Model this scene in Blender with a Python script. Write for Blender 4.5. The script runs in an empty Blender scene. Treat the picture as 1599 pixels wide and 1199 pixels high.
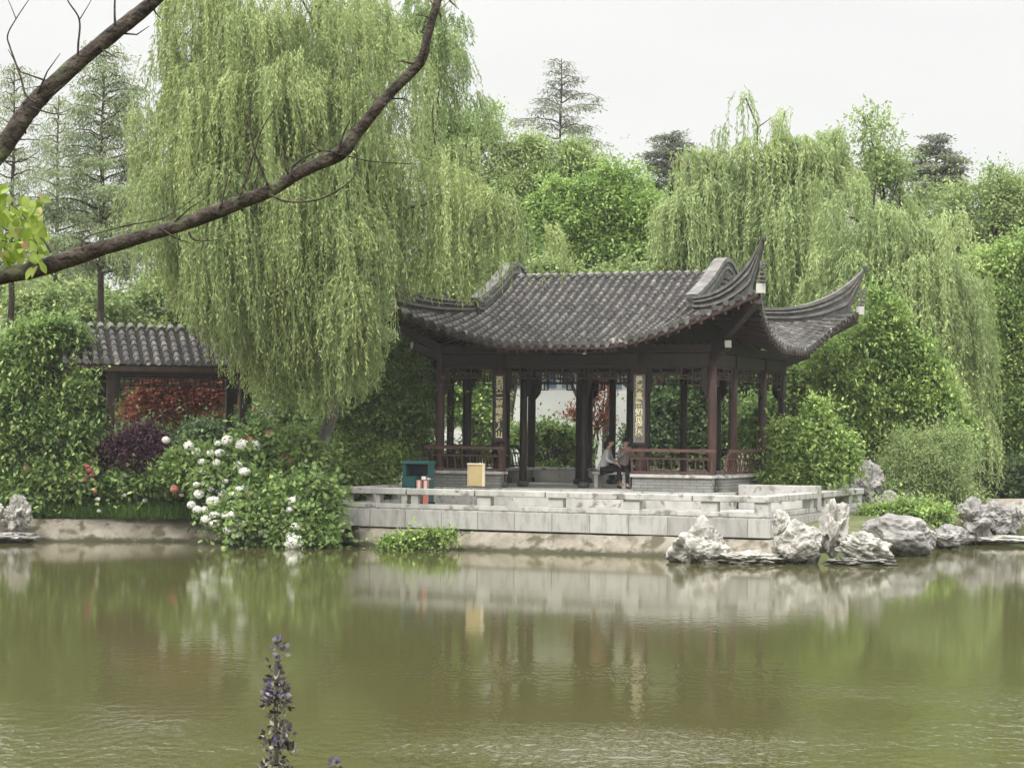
import bpy, math, random
import numpy as np
from mathutils import Vector, Matrix, noise
random.seed(7); rng = np.random.default_rng(7)
R = math.radians
scene = bpy.context.scene
col = scene.collection

# ------------------------------------------------------------------ camera
F = 3400.0; EYE = 2.85
PITCH = math.atan(70.5 / F); ROLL = R(0.6)
cd = bpy.data.cameras.new("camera"); cam = bpy.data.objects.new("camera", cd); col.objects.link(cam)
cd.sensor_width = 36.0; cd.lens = 36.0 * F / 1599.0; cd.clip_end = 3000; cd.clip_start = 0.2
MC = Matrix.Rotation(R(90) + PITCH, 4, 'X') @ Matrix.Rotation(ROLL, 4, 'Z')
cam.matrix_world = Matrix.Translation((0, 0, EYE)) @ MC
scene.camera = cam

# ------------------------------------------------------------------ world, sun, exposure
world = bpy.data.worlds.new("World"); scene.world = world; world.use_nodes = True
SUN_EL, SUN_AZ = R(52), R(215)      # azimuth clockwise from +Y
wn, wl = world.node_tree.nodes, world.node_tree.links
bg = wn["Background"]; bg.inputs[1].default_value = 0.1
sky = wn.new("ShaderNodeTexSky"); sky.sky_type = 'NISHITA'; sky.sun_disc = False
sky.sun_elevation = SUN_EL; sky.sun_rotation = SUN_AZ
tc = wn.new("ShaderNodeTexCoord"); sx = wn.new("ShaderNodeSeparateXYZ"); wl.new(tc.outputs["Generated"], sx.inputs[0])
cr = wn.new("ShaderNodeValToRGB"); wl.new(sx.outputs["Z"], cr.inputs[0])
e = cr.color_ramp.elements
e[0].position = 0.0; e[0].color = (.315, .314, .305, 1)
e[1].position = 0.9; e[1].color = (1.85, 1.84, 1.80, 1)
m = e.new(0.22); m.color = (.335, .334, .325, 1)
nz = wn.new("ShaderNodeTexNoise"); nz.inputs["Scale"].default_value = 2.2; nz.inputs["Detail"].default_value = 4
mpv = wn.new("ShaderNodeMapping"); mpv.inputs["Scale"].default_value = (1, 1, 3.5)
wl.new(tc.outputs["Generated"], mpv.inputs[0]); wl.new(mpv.outputs[0], nz.inputs[0])
mr = wn.new("ShaderNodeMapRange"); mr.inputs[1].default_value = .3; mr.inputs[2].default_value = .7
mr.inputs[3].default_value = .90; mr.inputs[4].default_value = 1.04; wl.new(nz.outputs[0], mr.inputs[0])
vm = wn.new("ShaderNodeVectorMath"); vm.operation = 'SCALE'; wl.new(cr.outputs[0], vm.inputs[0])
mm = wn.new("ShaderNodeMath"); mm.operation = 'MULTIPLY'; mm.inputs[1].default_value = 25.0
wl.new(mr.outputs[0], mm.inputs[0]); wl.new(mm.outputs[0], vm.inputs[3])
mx = wn.new("ShaderNodeMix"); mx.data_type = 'RGBA'; mx.inputs[0].default_value = 0.93
wl.new(sky.outputs[0], mx.inputs[6]); wl.new(vm.outputs[0], mx.inputs[7]); wl.new(mx.outputs[2], bg.inputs[0])
sd = bpy.data.lights.new("sun", 'SUN'); sd.energy = 2.3; sd.angle = R(12); sd.color = (1, .96, .9)
sun = bpy.data.objects.new("sun", sd); col.objects.link(sun)
sdir = Vector((math.sin(SUN_AZ) * math.cos(SUN_EL), math.cos(SUN_AZ) * math.cos(SUN_EL), math.sin(SUN_EL)))
sun.rotation_euler = sdir.to_track_quat('Z', 'Y').to_euler(); sun.location = sdir * 200
vs = scene.view_settings; vs.view_transform = 'Standard'; vs.look = 'None'; vs.exposure = 0.22; vs.gamma = 1
scene.cycles.max_bounces = 6; scene.cycles.transparent_max_bounces = 8; scene.cycles.diffuse_bounces = 3
scene.cycles.volume_bounces = 0

# ------------------------------------------------------------------ placing
def hor(px): return 670 + (px - 800) * .0105
def at(px, py, Y):
    d = MC @ Vector(((px - 799.5) / F, -(py - 599.5) / F, -1)).to_4d().to_3d() if False else MC.to_3x3() @ Vector(((px - 799.5) / F, -(py - 599.5) / F, -1))
    return Vector((0, 0, EYE)) + d * (Y / d.y)
def mpp(Y): return Y / F          # metres per photo pixel

# ------------------------------------------------------------------ objects
def tag(o, label=None, cat=None, group=None, kind=None):
    if label: o["label"] = label
    if cat: o["category"] = cat
    if group: o["group"] = group
    if kind: o["kind"] = kind
    return o
def empty(name, loc=(0, 0, 0), rz=0, parent=None):
    o = bpy.data.objects.new(name, None); col.objects.link(o); o.location = loc; o.rotation_euler.z = rz
    o.empty_display_size = .2
    if parent: o.parent = parent
    return o
def wmat(o):
    m = Matrix.Translation(o.location) @ Matrix.Rotation(o.rotation_euler.z, 4, 'Z') if o.type == 'EMPTY' else Matrix.Identity(4)
    if o.type != 'EMPTY' : m = Matrix.Translation(o.location) @ Matrix.Rotation(o.rotation_euler.z, 4, 'Z')
    return wmat(o.parent) @ m if o.parent else m
def arr_mesh(name, V, Fq, mat, parent=None, local=False, smooth=False, tint=None):
    """V (n,3), Fq list of faces or (m,4) array. World coords unless local."""
    V = np.asarray(V, dtype=np.float32)
    if parent is not None and not local:
        M = np.array(wmat(parent).inverted(), dtype=np.float32)
        V = V @ M[:3, :3].T + M[:3, 3]
    me = bpy.data.meshes.new(name)
    if isinstance(Fq, np.ndarray):
        k = Fq.shape[1]
        me.vertices.add(len(V)); me.vertices.foreach_set("co", V.ravel())
        me.loops.add(Fq.size); me.loops.foreach_set("vertex_index", Fq.astype(np.int32).ravel())
        me.polygons.add(len(Fq)); me.polygons.foreach_set("loop_start", np.arange(0, Fq.size, k, dtype=np.int32))
        me.polygons.foreach_set("loop_total", np.full(len(Fq), k, dtype=np.int32))
        me.update(calc_edges=True)
    else:
        me.from_pydata(V.tolist(), [], Fq); me.update()
    if smooth: me.polygons.foreach_set("use_smooth", np.ones(len(me.polygons), dtype=bool))
    if tint is not None:
        a = me.attributes.new("tint", 'FLOAT', 'POINT'); a.data.foreach_set("value", np.asarray(tint, dtype=np.float32))
    if mat: me.materials.append(mat)
    o = bpy.data.objects.new(name, me); col.objects.link(o)
    if parent is not None: o.parent = parent
    return o
class MB:
    def __init__(s): s.v = []; s.f = []; s.n = 0
    def add(s, V, Fs):
        s.v.extend([tuple(p) for p in V]); s.f.extend([tuple(i + s.n for i in f) for f in Fs]); s.n = len(s.v); return s
    def box(s, c, d, rz=0, M=None):
        x, y, z = d[0] / 2, d[1] / 2, d[2] / 2
        P = [Vector((i * x, j * y, k * z)) for i in (-1, 1) for j in (-1, 1) for k in (-1, 1)]
        if rz: P = [Matrix.Rotation(rz, 3, 'Z') @ p for p in P]
        if M: P = [M @ p for p in P]
        c = Vector(c)
        return s.add([p + c for p in P], [(0, 1, 3, 2), (4, 6, 7, 5), (0, 4, 5, 1), (2, 3, 7, 6), (0, 2, 6, 4), (1, 5, 7, 3)])
    def span(s, p0, p1, w, h, up=(0, 0, 1)):
        """box bar from p0 to p1, w lateral, h along up"""
        p0, p1 = Vector(p0), Vector(p1); t = (p1 - p0).normalized(); up = Vector(up)
        l = t.cross(up).normalized(); u = l.cross(t).normalized()
        P = [p + l * i * w / 2 + u * j * h / 2 for p in (p0, p1) for i in (-1, 1) for j in (-1, 1)]
        return s.add(P, [(0, 1, 3, 2), (4, 6, 7, 5), (0, 4, 5, 1), (2, 3, 7, 6), (0, 2, 6, 4), (1, 5, 7, 3)])
    def tube(s, pts, rad, n=8, cap=True, jit=0):
        pts = [Vector(p) for p in pts]
        if not hasattr(rad, '__len__'): rad = [rad] * len(pts)
        V = []; side = None
        for i, p in enumerate(pts):
            t = (pts[min(i + 1, len(pts) - 1)] - pts[max(i - 1, 0)]).normalized()
            if side is None:
                side = t.orthogonal().normalized()
            side = (side - t * side.dot(t)).normalized(); b = t.cross(side)
            for k in range(n):
                a = 2 * math.pi * k / n; r = rad[i] * (1 + (random.uniform(-jit, jit) if jit else 0))
                V.append(p + side * math.cos(a) * r + b * math.sin(a) * r)
        Fs = [(i * n + k, i * n + (k + 1) % n, (i + 1) * n + (k + 1) % n, (i + 1) * n + k) for i in range(len(pts) - 1) for k in range(n)]
        if cap: Fs += [tuple(range(n))[::-1], tuple((len(pts) - 1) * n + k for k in range(n))]
        return s.add(V, Fs)
    def lathe(s, c, prof, n=16):
        V = [(c[0] + r * math.cos(2 * math.pi * k / n), c[1] + r * math.sin(2 * math.pi * k / n), c[2] + z) for r, z in prof for k in range(n)]
        Fs = [(i * n + k, i * n + (k + 1) % n, (i + 1) * n + (k + 1) % n, (i + 1) * n + k) for i in range(len(prof) - 1) for k in range(n)]
        Fs += [tuple(range(n))[::-1], tuple((len(prof) - 1) * n + k for k in range(n))]
        return s.add(V, Fs)
    def prism(s, poly, ext):
        n = len(poly); P = [Vector(p) for p in poly]; e = Vector(ext)
        return s.add(P + [p + e for p in P], [tuple(range(n))[::-1], tuple(range(n, 2 * n))] + [(i, (i + 1) % n, n + (i + 1) % n, n + i) for i in range(n)])
    def grid(s, rows):
        m_ = len(rows[0]); V = [p for r in rows for p in r]
        return s.add(V, [(i * m_ + j, i * m_ + j + 1, (i + 1) * m_ + j + 1, (i + 1) * m_ + j) for i in range(len(rows) - 1) for j in range(m_ - 1)])
    def ribbon(s, bot, top, w):
        """plate following bottom/top curves (lists of Vector), lateral width list"""
        n = len(bot); V = []
        for i in range(n):
            a, b = bot[max(i - 1, 0)], bot[min(i + 1, n - 1)]
            t = Vector((b.x - a.x, b.y - a.y, 0))
            if t.length < 1e-6: t = Vector((1, 0, 0))
            l = Vector((-t.y, t.x, 0)).normalized() * (w[i] / 2)
            V += [bot[i] - l, bot[i] + l, top[i] + l, top[i] - l]
        Fs = [(4 * i + k, 4 * i + (k + 1) % 4, 4 * i + 4 + (k + 1) % 4, 4 * i + 4 + k) for i in range(n - 1) for k in range(4)]
        Fs += [(3, 2, 1, 0), (4 * n - 4, 4 * n - 3, 4 * n - 2, 4 * n - 1)]
        return s.add(V, Fs)
    def build(s, name, mat, parent=None, local=False, smooth=False):
        return arr_mesh(name, s.v, s.f, mat, parent, local, smooth)
def copy_tree(o, parent=None):
    c = o.copy(); col.objects.link(c); c.parent = parent
    for ch in list(o.children): copy_tree(ch, c)
    return c

# ------------------------------------------------------------------ materials
def nmat(name, c1, c2, scale=4.0, rough=.8, bump=.2, bscale=None, c3=None, detail=6, spec=.3, stretch=(1, 1, 1), spots=None):
    m = bpy.data.materials.new(name); m.use_nodes = True; n, l = m.node_tree.nodes, m.node_tree.links
    b = n["Principled BSDF"]; b.inputs["Roughness"].default_value = rough; b.inputs["Specular IOR Level"].default_value = spec
    tc = n.new("ShaderNodeTexCoord"); mp = n.new("ShaderNodeMapping"); mp.inputs["Scale"].default_value = stretch
    l.new(tc.outputs["Object"], mp.inputs[0])
    t = n.new("ShaderNodeTexNoise"); t.inputs["Scale"].default_value = scale; t.inputs["Detail"].default_value = detail
    t.inputs["Roughness"].default_value = .65
    l.new(mp.outputs[0], t.inputs[0])
    r = n.new("ShaderNodeValToRGB"); l.new(t.outputs[0], r.inputs[0]); e = r.color_ramp.elements
    e[0].position = .32; e[0].color = (*c1, 1); e[1].position = .68; e[1].color = (*c2, 1)
    if c3: q = e.new(.5); q.color = (*c3, 1)
    out = r.outputs[0]
    if spots:
        t3 = n.new("ShaderNodeTexNoise"); t3.inputs["Scale"].default_value = spots[1]; t3.inputs["Detail"].default_value = 8
        l.new(tc.outputs["Object"], t3.inputs[0])
        r3 = n.new("ShaderNodeValToRGB"); r3.color_ramp.elements[0].position = spots[2]; r3.color_ramp.elements[1].position = spots[2] + .1
        l.new(t3.outputs[0], r3.inputs[0])
        mx = n.new("ShaderNodeMix"); mx.data_type = 'RGBA'; l.new(r3.outputs[0], mx.inputs[0]); l.new(out, mx.inputs[6]); mx.inputs[7].default_value = (*spots[0], 1)
        out = mx.outputs[2]
    l.new(out, b.inputs["Base Color"])
    if bump:
        t2 = n.new("ShaderNodeTexNoise"); t2.inputs["Scale"].default_value = bscale or scale * 5; t2.inputs["Detail"].default_value = 6
        l.new(mp.outputs[0], t2.inputs[0])
        bp = n.new("ShaderNodeBump"); bp.inputs["Strength"].default_value = bump; bp.inputs["Distance"].default_value = .02
        l.new(t2.outputs[0], bp.inputs["Height"]); l.new(bp.outputs[0], b.inputs["Normal"])
    return m
def leafmat(name, cols, trans=.35, rough=.55):
    m = bpy.data.materials.new(name); m.use_nodes = True; n, l = m.node_tree.nodes, m.node_tree.links
    b = n["Principled BSDF"]; b.inputs["Roughness"].default_value = rough; b.inputs["Specular IOR Level"].default_value = .25
    a = n.new("ShaderNodeAttribute"); a.attribute_name = "tint"
    r = n.new("ShaderNodeValToRGB"); l.new(a.outputs["Fac"], r.inputs[0]); e = r.color_ramp.elements
    e[0].color = (*cols[0], 1); e[1].color = (*cols[-1], 1)
    for i, c in enumerate(cols[1:-1]):
        q = e.new((i + 1) / (len(cols) - 1)); q.color = (*c, 1)
    l.new(r.outputs[0], b.inputs["Base Color"])
    t = n.new("ShaderNodeBsdfTranslucent"); l.new(r.outputs[0], t.inputs[0])
    mx = n.new("ShaderNodeMixShader"); mx.inputs[0].default_value = trans
    l.new(b.outputs[0], mx.inputs[1]); l.new(t.outputs[0], mx.inputs[2]); l.new(mx.outputs[0], n["Material Output"].inputs[0])
    return m
def brickmat(name, c1, c2, mortar, bw, bh, ms=.006, rough=.85, bump=.3, stain=(.1, .1, .09), stain_at=.58, uvmode=None):
    m = bpy.data.materials.new(name); m.use_nodes = True; n, l = m.node_tree.nodes, m.node_tree.links
    b = n["Principled BSDF"]; b.inputs["Roughness"].default_value = rough; b.inputs["Specular IOR Level"].default_value = .25
    tc = n.new("ShaderNodeTexCoord"); sp = n.new("ShaderNodeSeparateXYZ"); cb = n.new("ShaderNodeCombineXYZ")
    l.new(tc.outputs["Object"], sp.inputs[0])
    ad = n.new("ShaderNodeMath"); ad.operation = 'ADD'; l.new(sp.outputs[0], ad.inputs[0]); l.new(sp.outputs[1], ad.inputs[1])
    l.new(ad.outputs[0], cb.inputs[0]); l.new(sp.outputs[2], cb.inputs[1])
    t = n.new("ShaderNodeTexBrick"); l.new(cb.outputs[0], t.inputs["Vector"])
    t.inputs["Scale"].default_value = 1; t.inputs["Brick Width"].default_value = bw; t.inputs["Row Height"].default_value = bh
    t.inputs["Mortar Size"].default_value = ms; t.inputs["Color1"].default_value = (*c1, 1); t.inputs["Color2"].default_value = (*c2, 1); t.inputs["Mortar"].default_value = (*mortar, 1)
    nz = n.new("ShaderNodeTexNoise"); nz.inputs["Scale"].default_value = 2.2; nz.inputs["Detail"].default_value = 8; nz.inputs["Roughness"].default_value = .7
    mp = n.new("ShaderNodeMapping"); mp.inputs["Scale"].default_value = (2.2, 2.2, .6); l.new(tc.outputs["Object"], mp.inputs[0]); l.new(mp.outputs[0], nz.inputs[0])
    r = n.new("ShaderNodeValToRGB"); r.color_ramp.elements[0].position = stain_at - .12; r.color_ramp.elements[1].position = stain_at + .12; l.new(nz.outputs[0], r.inputs[0])
    sc_ = n.new("ShaderNodeMath"); sc_.operation = 'MULTIPLY'; sc_.inputs[1].default_value = .75; l.new(r.outputs[0], sc_.inputs[0])
    mx = n.new("ShaderNodeMix"); mx.data_type = 'RGBA'; l.new(sc_.outputs[0], mx.inputs[0]); l.new(t.outputs[0], mx.inputs[6]); mx.inputs[7].default_value = (*stain, 1)
    l.new(mx.outputs[2], b.inputs["Base Color"])
    bp = n.new("ShaderNodeBump"); bp.inputs["Strength"].default_value = bump; bp.inputs["Distance"].default_value = .01; bp.invert = True
    l.new(t.outputs["Fac"], bp.inputs["Height"]); l.new(bp.outputs[0], b.inputs["Normal"])
    return m
M = {}
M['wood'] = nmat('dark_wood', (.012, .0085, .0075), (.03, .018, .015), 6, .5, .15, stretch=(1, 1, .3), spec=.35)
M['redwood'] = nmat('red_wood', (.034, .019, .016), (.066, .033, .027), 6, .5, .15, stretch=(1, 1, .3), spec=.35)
M['bench'] = nmat('bench_wood', (.06, .03, .024), (.115, .058, .048), 8, .5, .15, spec=.4)
M['tile'] = nmat('grey_tile', (.034, .031, .029), (.175, .163, .15), 3.4, .85, .35, 22, c3=(.078, .073, .068), spots=((.2, .195, .18), 9, .63))
M['pan'] = nmat('pan_tile', (.012, .011, .011), (.032, .030, .028), 7, .9, .35, 24)
M['ridge'] = nmat('ridge_plaster', (.07, .067, .063), (.20, .19, .178), 4, .85, .3, 20, stretch=(1, 1, 2))
M['ridge_dark'] = nmat('ridge_dark', (.04, .04, .038), (.1, .097, .09), 5, .85, .3, 20)
M['tile_end'] = nmat('tile_end', (.05, .05, .047), (.13, .125, .12), 2.6, .8, .1, spots=((.42, .41, .38), 2.4, .60))
M['stone'] = brickmat('terrace_stone', (.42, .41, .385), (.32, .31, .29), (.12, .115, .10), .95, .46, .008, stain=(.17, .16, .14), stain_at=.58)
M['stonecap'] = nmat('cap_stone', (.30, .292, .27), (.50, .488, .46), 2.2, .8, .25, 20, spots=((.19, .18, .155), 4.5, .56), stretch=(1.2, 1.2, .5))
M['floor'] = brickmat('floor_stone', (.48, .465, .43), (.40, .39, .36), (.12, .115, .1), .6, .6)
M['brick'] = brickmat('grey_brick', (.24, .24, .225), (.19, .19, .18), (.09, .09, .085), .36, .075, .008, stain=(.15, .15, .13))
M['revet'] = nmat('revetment', (.12, .105, .08), (.30, .27, .22), 1.6, .9, .8, 7, c3=(.21, .187, .15), spots=((.085, .078, .05), 2.3, .52))
n, l = M['revet'].node_tree.nodes, M['revet'].node_tree.links; b_ = n["Principled BSDF"]; src = b_.inputs["Base Color"].links[0].from_socket
tcx = n.new("ShaderNodeTexCoord"); sxx = n.new("ShaderNodeSeparateXYZ"); l.new(tcx.outputs["Object"], sxx.inputs[0]); nn_ = n.new("ShaderNodeTexNoise"); nn_.inputs["Scale"].default_value = 5; l.new(tcx.outputs["Object"], nn_.inputs[0])
ma = n.new("ShaderNodeMath"); ma.operation = 'MULTIPLY_ADD'; l.new(nn_.outputs[0], ma.inputs[0]); ma.inputs[1].default_value = -.22; l.new(sxx.outputs[2], ma.inputs[2])
mr_ = n.new("ShaderNodeMapRange"); l.new(ma.outputs[0], mr_.inputs[0]); mr_.inputs[1].default_value = -.07; mr_.inputs[2].default_value = .02; mr_.inputs[3].default_value = 1; mr_.inputs[4].default_value = 0
mq = n.new("ShaderNodeMix"); mq.data_type = 'RGBA'; l.new(mr_.outputs[0], mq.inputs[0]); l.new(src, mq.inputs[6]); mq.inputs[7].default_value = (.045, .045, .025, 1); l.new(mq.outputs[2], b_.inputs["Base Color"])
M['rock_w'] = nmat('pale_rock', (.15, .144, .125), (.46, .445, .405), 3.0, .9, .9, 9, c3=(.32, .308, .275), spots=((.14, .13, .105), 4.5, .60))
M['rock_g'] = nmat('grey_rock', (.14, .135, .125), (.36, .345, .33), 1.6, .85, .8, 7, c3=(.235, .225, .215), spots=((.09, .085, .07), 3.0, .58))
M['rock_d'] = nmat('dark_rock', (.03, .032, .028), (.10, .10, .09), 2, .85, .7, 7)
M['bark'] = nmat('bark', (.022, .017, .014), (.085, .068, .055), 7, .9, .9, 16, stretch=(1, 1, .35))
M['bark_near'] = nmat('near_bark', (.012, .009, .008), (.09, .073, .06), 22, .9, 1.0, 60, c3=(.045, .034, .028), spots=((.085, .095, .05), 14, .56))
M['bark_pale'] = nmat('pale_bark', (.06, .055, .045), (.2, .185, .16), 5, .9, .7, 12)
M['twig'] = nmat('twig', (.025, .02, .016), (.06, .05, .04), 9, .9, .2)
M['white'] = nmat('white_plaster', (.66, .66, .66), (.76, .76, .76), .7, .9, .05, 5)
M['plaster'] = nmat('old_plaster', (.40, .39, .36), (.55, .54, .50), 1.4, .9, .1, 9, spots=((.24, .22, .2), 3, .62))
M['gold'] = nmat('gold_paint', (.55, .47, .26), (.72, .64, .42), 9, .45, 0)
M['board'] = nmat('couplet_lacquer', (.035, .031, .032), (.06, .054, .054), 6, .4, .05)
M['board_grey'] = nmat('couplet_grey', (.11, .107, .10), (.16, .155, .145), 6, .45, .05)
M['green_bin'] = nmat('green_plastic', (.012, .065, .065), (.02, .09, .088), 3, .45, 0, spec=.5)
M['bin_dark'] = nmat('bin_dark', (.005, .015, .02), (.01, .025, .03), 3, .5, 0)
M['bin_red'] = nmat('bin_red', (.55, .16, .12), (.62, .21, .16), 3, .5, 0)
M['label_white'] = nmat('label_white', (.7, .68, .65), (.78, .76, .72), 3, .5, 0)
M['tan'] = nmat('tan_panel', (.34, .265, .13), (.42, .33, .165), 2.5, .5, 0)
M['tan_edge'] = nmat('tan_edge', (.56, .49, .34), (.66, .58, .42), 4, .5, 0)
M['metal'] = nmat('dull_metal', (.15, .15, .14), (.25, .25, .23), 8, .45, 0)
M['window'] = nmat('blue_window', (.10, .16, .25), (.22, .30, .40), 2, .2, 0, spec=.5)
M['skin'] = nmat('skin', (.42, .25, .19), (.50, .31, .24), 5, .55, 0)
M['hair'] = nmat('hair', (.008, .006, .006), (.02, .014, .012), 20, .45, .1)
M['cardigan'] = nmat('grey_knit', (.38, .38, .38), (.50, .50, .49), 18, .9, .2)
M['blackcloth'] = nmat('black_cloth', (.008, .008, .009), (.018, .017, .018), 8, .8, .1)
M['mauvecloth'] = nmat('mauve_cloth', (.20, .16, .16), (.32, .27, .26), 30, .85, .1)
M['shoe'] = nmat('shoe', (.012, .01, .01), (.03, .025, .02), 5, .5, 0)
M['whitepet'] = leafmat('white_petals', [(.62, .64, .50), (.80, .80, .72), (.86, .85, .82)], .15)
M['pinkpet'] = leafmat('pink_petals', [(.40, .10, .09), (.55, .19, .16), (.62, .32, .26)], .15)
M['redpet'] = leafmat('magenta_petals', [(.34, .05, .07), (.48, .11, .13), (.55, .22, .2)], .15)
M['purplepet'] = leafmat('purple_petals', [(.04, .035, .03), (.08, .07, .065), (.12, .11, .10), (.10, .07, .17), (.30, .28, .22)], .1, .7)
LEAF = {
 'willow': [(.10, .15, .052), (.175, .24, .08), (.245, .315, .105), (.33, .38, .145)],
 'willow_far': [(.145, .21, .075), (.20, .28, .10), (.255, .335, .12), (.31, .37, .145)],
 'bright': [(.095, .165, .04), (.15, .24, .055), (.205, .31, .075), (.27, .37, .11)],
 'olive': [(.105, .165, .055), (.15, .22, .07), (.20, .27, .09), (.26, .31, .12)],
 'yellow': [(.16, .19, .06), (.26, .28, .10), (.33, .33, .13), (.36, .30, .15)],
 'mid': [(.038, .072, .022), (.078, .130, .036), (.13, .195, .052), (.21, .28, .08)],
 'fresh': [(.045, .085, .022), (.10, .165, .04), (.17, .245, .06), (.26, .33, .10)],
 'dark': [(.022, .045, .018), (.045, .080, .028), (.072, .118, .040), (.12, .175, .06)],
 'conifer': [(.055, .065, .045), (.085, .10, .065), (.12, .14, .085), (.16, .18, .11)],
 'redwood': [(.075, .105, .05), (.115, .155, .07), (.16, .205, .09), (.2, .24, .12)],
 'maple': [(.14, .035, .022), (.24, .07, .042), (.33, .12, .07), (.28, .17, .07)],
 'purple': [(.022, .010, .014), (.045, .02, .027), (.075, .035, .045), (.10, .055, .06)],
 'feather': [(.09, .14, .045), (.14, .205, .07), (.19, .26, .09), (.24, .27, .12)],
 'grass': [(.05, .11, .02), (.10, .19, .035), (.15, .26, .05), (.2, .28, .08)],
 'near': [(.13, .20, .025), (.21, .29, .045), (.31, .37, .10), (.40, .24, .16)],
}
for k_, g_ in (('willow', 1.25), ('willow_far', 1.28), ('olive', 1.5), ('fresh', 1.8), ('mid', 1.8), ('dark', 1.55), ('bright', 1.35), ('conifer', 1.7), ('redwood', 1.5), ('feather', 1.55), ('purple', 1.3)):
    LEAF[k_] = [(min(.62, c[0] * g_ * 1.07), min(.62, c[1] * g_), c[2] * g_ * 1.15) for c in LEAF[k_]]
for k_, v_ in LEAF.items(): M['L_' + k_] = leafmat('leaf_' + k_, v_, .42 if k_ in ('maple',) else .33)

def wet(m):
    n, l = m.node_tree.nodes, m.node_tree.links; b_ = n["Principled BSDF"]; src = b_.inputs["Base Color"].links[0].from_socket
    ge = n.new("ShaderNodeNewGeometry"); sx_ = n.new("ShaderNodeSeparateXYZ"); l.new(ge.outputs["Position"], sx_.inputs[0]); t = n.new("ShaderNodeTexNoise"); t.inputs["Scale"].default_value = 3; l.new(ge.outputs["Position"], t.inputs[0])
    ma = n.new("ShaderNodeMath"); ma.operation = 'MULTIPLY_ADD'; l.new(t.outputs[0], ma.inputs[0]); ma.inputs[1].default_value = -.3; l.new(sx_.outputs[2], ma.inputs[2])
    mr_ = n.new("ShaderNodeMapRange"); l.new(ma.outputs[0], mr_.inputs[0]); mr_.inputs[1].default_value = -.10; mr_.inputs[2].default_value = .02; mr_.inputs[3].default_value = .85; mr_.inputs[4].default_value = 0
    mq = n.new("ShaderNodeMix"); mq.data_type = 'RGBA'; l.new(mr_.outputs[0], mq.inputs[0]); l.new(src, mq.inputs[6]); mq.inputs[7].default_value = (.05, .047, .03, 1); l.new(mq.outputs[2], b_.inputs["Base Color"])
wet(M['rock_w']); wet(M['rock_g'])
# ------------------------------------------------------------------ foliage generators
def unit(a): return a / np.maximum(np.linalg.norm(a, axis=1, keepdims=True), 1e-9)
def leaves(name, P, D, N, L, W, tint, mat, parent):
    """one four-point leaf blade for every P, slightly folded to a tapered tip"""
    n = len(P); D = unit(D); S = unit(np.cross(D, N))
    L = np.broadcast_to(L, (n,))[:, None]; W = np.broadcast_to(W, (n,))[:, None]
    V = np.stack([P, P + D * L * .45 + S * W * .5, P + D * L, P + D * L * .45 - S * W * .5], 1).reshape(-1, 3)
    Fq = np.arange(4 * n).reshape(n, 4)
    return arr_mesh(name, V, Fq, mat, parent, tint=np.repeat(np.clip(tint, 0, 1), 4))
def lobes_world(lobes, Y):
    out = []
    for L in lobes:
        px, py, rx, ry = L[:4]; yy = Y + (L[4] if len(L) > 4 else 0); dy = L[5] if len(L) > 5 else None
        c = at(px, py, yy); k = mpp(yy)
        out.append((c.x, c.y, c.z, rx * k, dy if dy else (rx + ry) / 2 * k * .9, ry * k))
    return out
def fractal(lobes, n=6):
    out = []
    for l in lobes:
        out.append((l[0], l[1], l[2], l[3] * .72, l[4] * .72, l[5] * .72))
        for _ in range(n):
            d = rng.normal(size=3); d /= np.linalg.norm(d); d[1] *= .8; s = rng.uniform(.26, .48); r = rng.uniform(.62, .92)
            out.append((l[0] + d[0] * l[3] * r, l[1] + d[1] * l[4] * r, l[2] + d[2] * l[5] * r, l[3] * s, l[4] * s, l[5] * s * .85))
    return out
def subclumps(lobes, nsub, rs=(.18, .38)):
    out = []
    vol = np.array([l[3] * l[5] for l in lobes]); vol = vol / vol.sum()
    for i, l in enumerate(lobes):
        k = max(3, int(round(nsub * vol[i] * 1.5)))
        d = unit(rng.normal(size=(k, 3))); d[:, 1] -= .25; d = unit(d); r = rng.uniform(.5, 1.12, size=(k, 1)) * np.where(rng.uniform(size=(k, 1)) < .2, 1.18, 1)
        for q in range(k):
            s = rng.uniform(*rs)
            out.append((l[0] + d[q, 0] * l[3] * r[q, 0] * (1 - s * .5), l[1] + d[q, 1] * l[4] * r[q, 0] * (1 - s * .5), l[2] + d[q, 2] * l[5] * r[q, 0] * (1 - s * .5),
                        l[3] * s + .05, l[4] * s + .05, l[5] * s * rng.uniform(.7, 1) + .05, rng.uniform(-.22, .22)))
    return out
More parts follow.
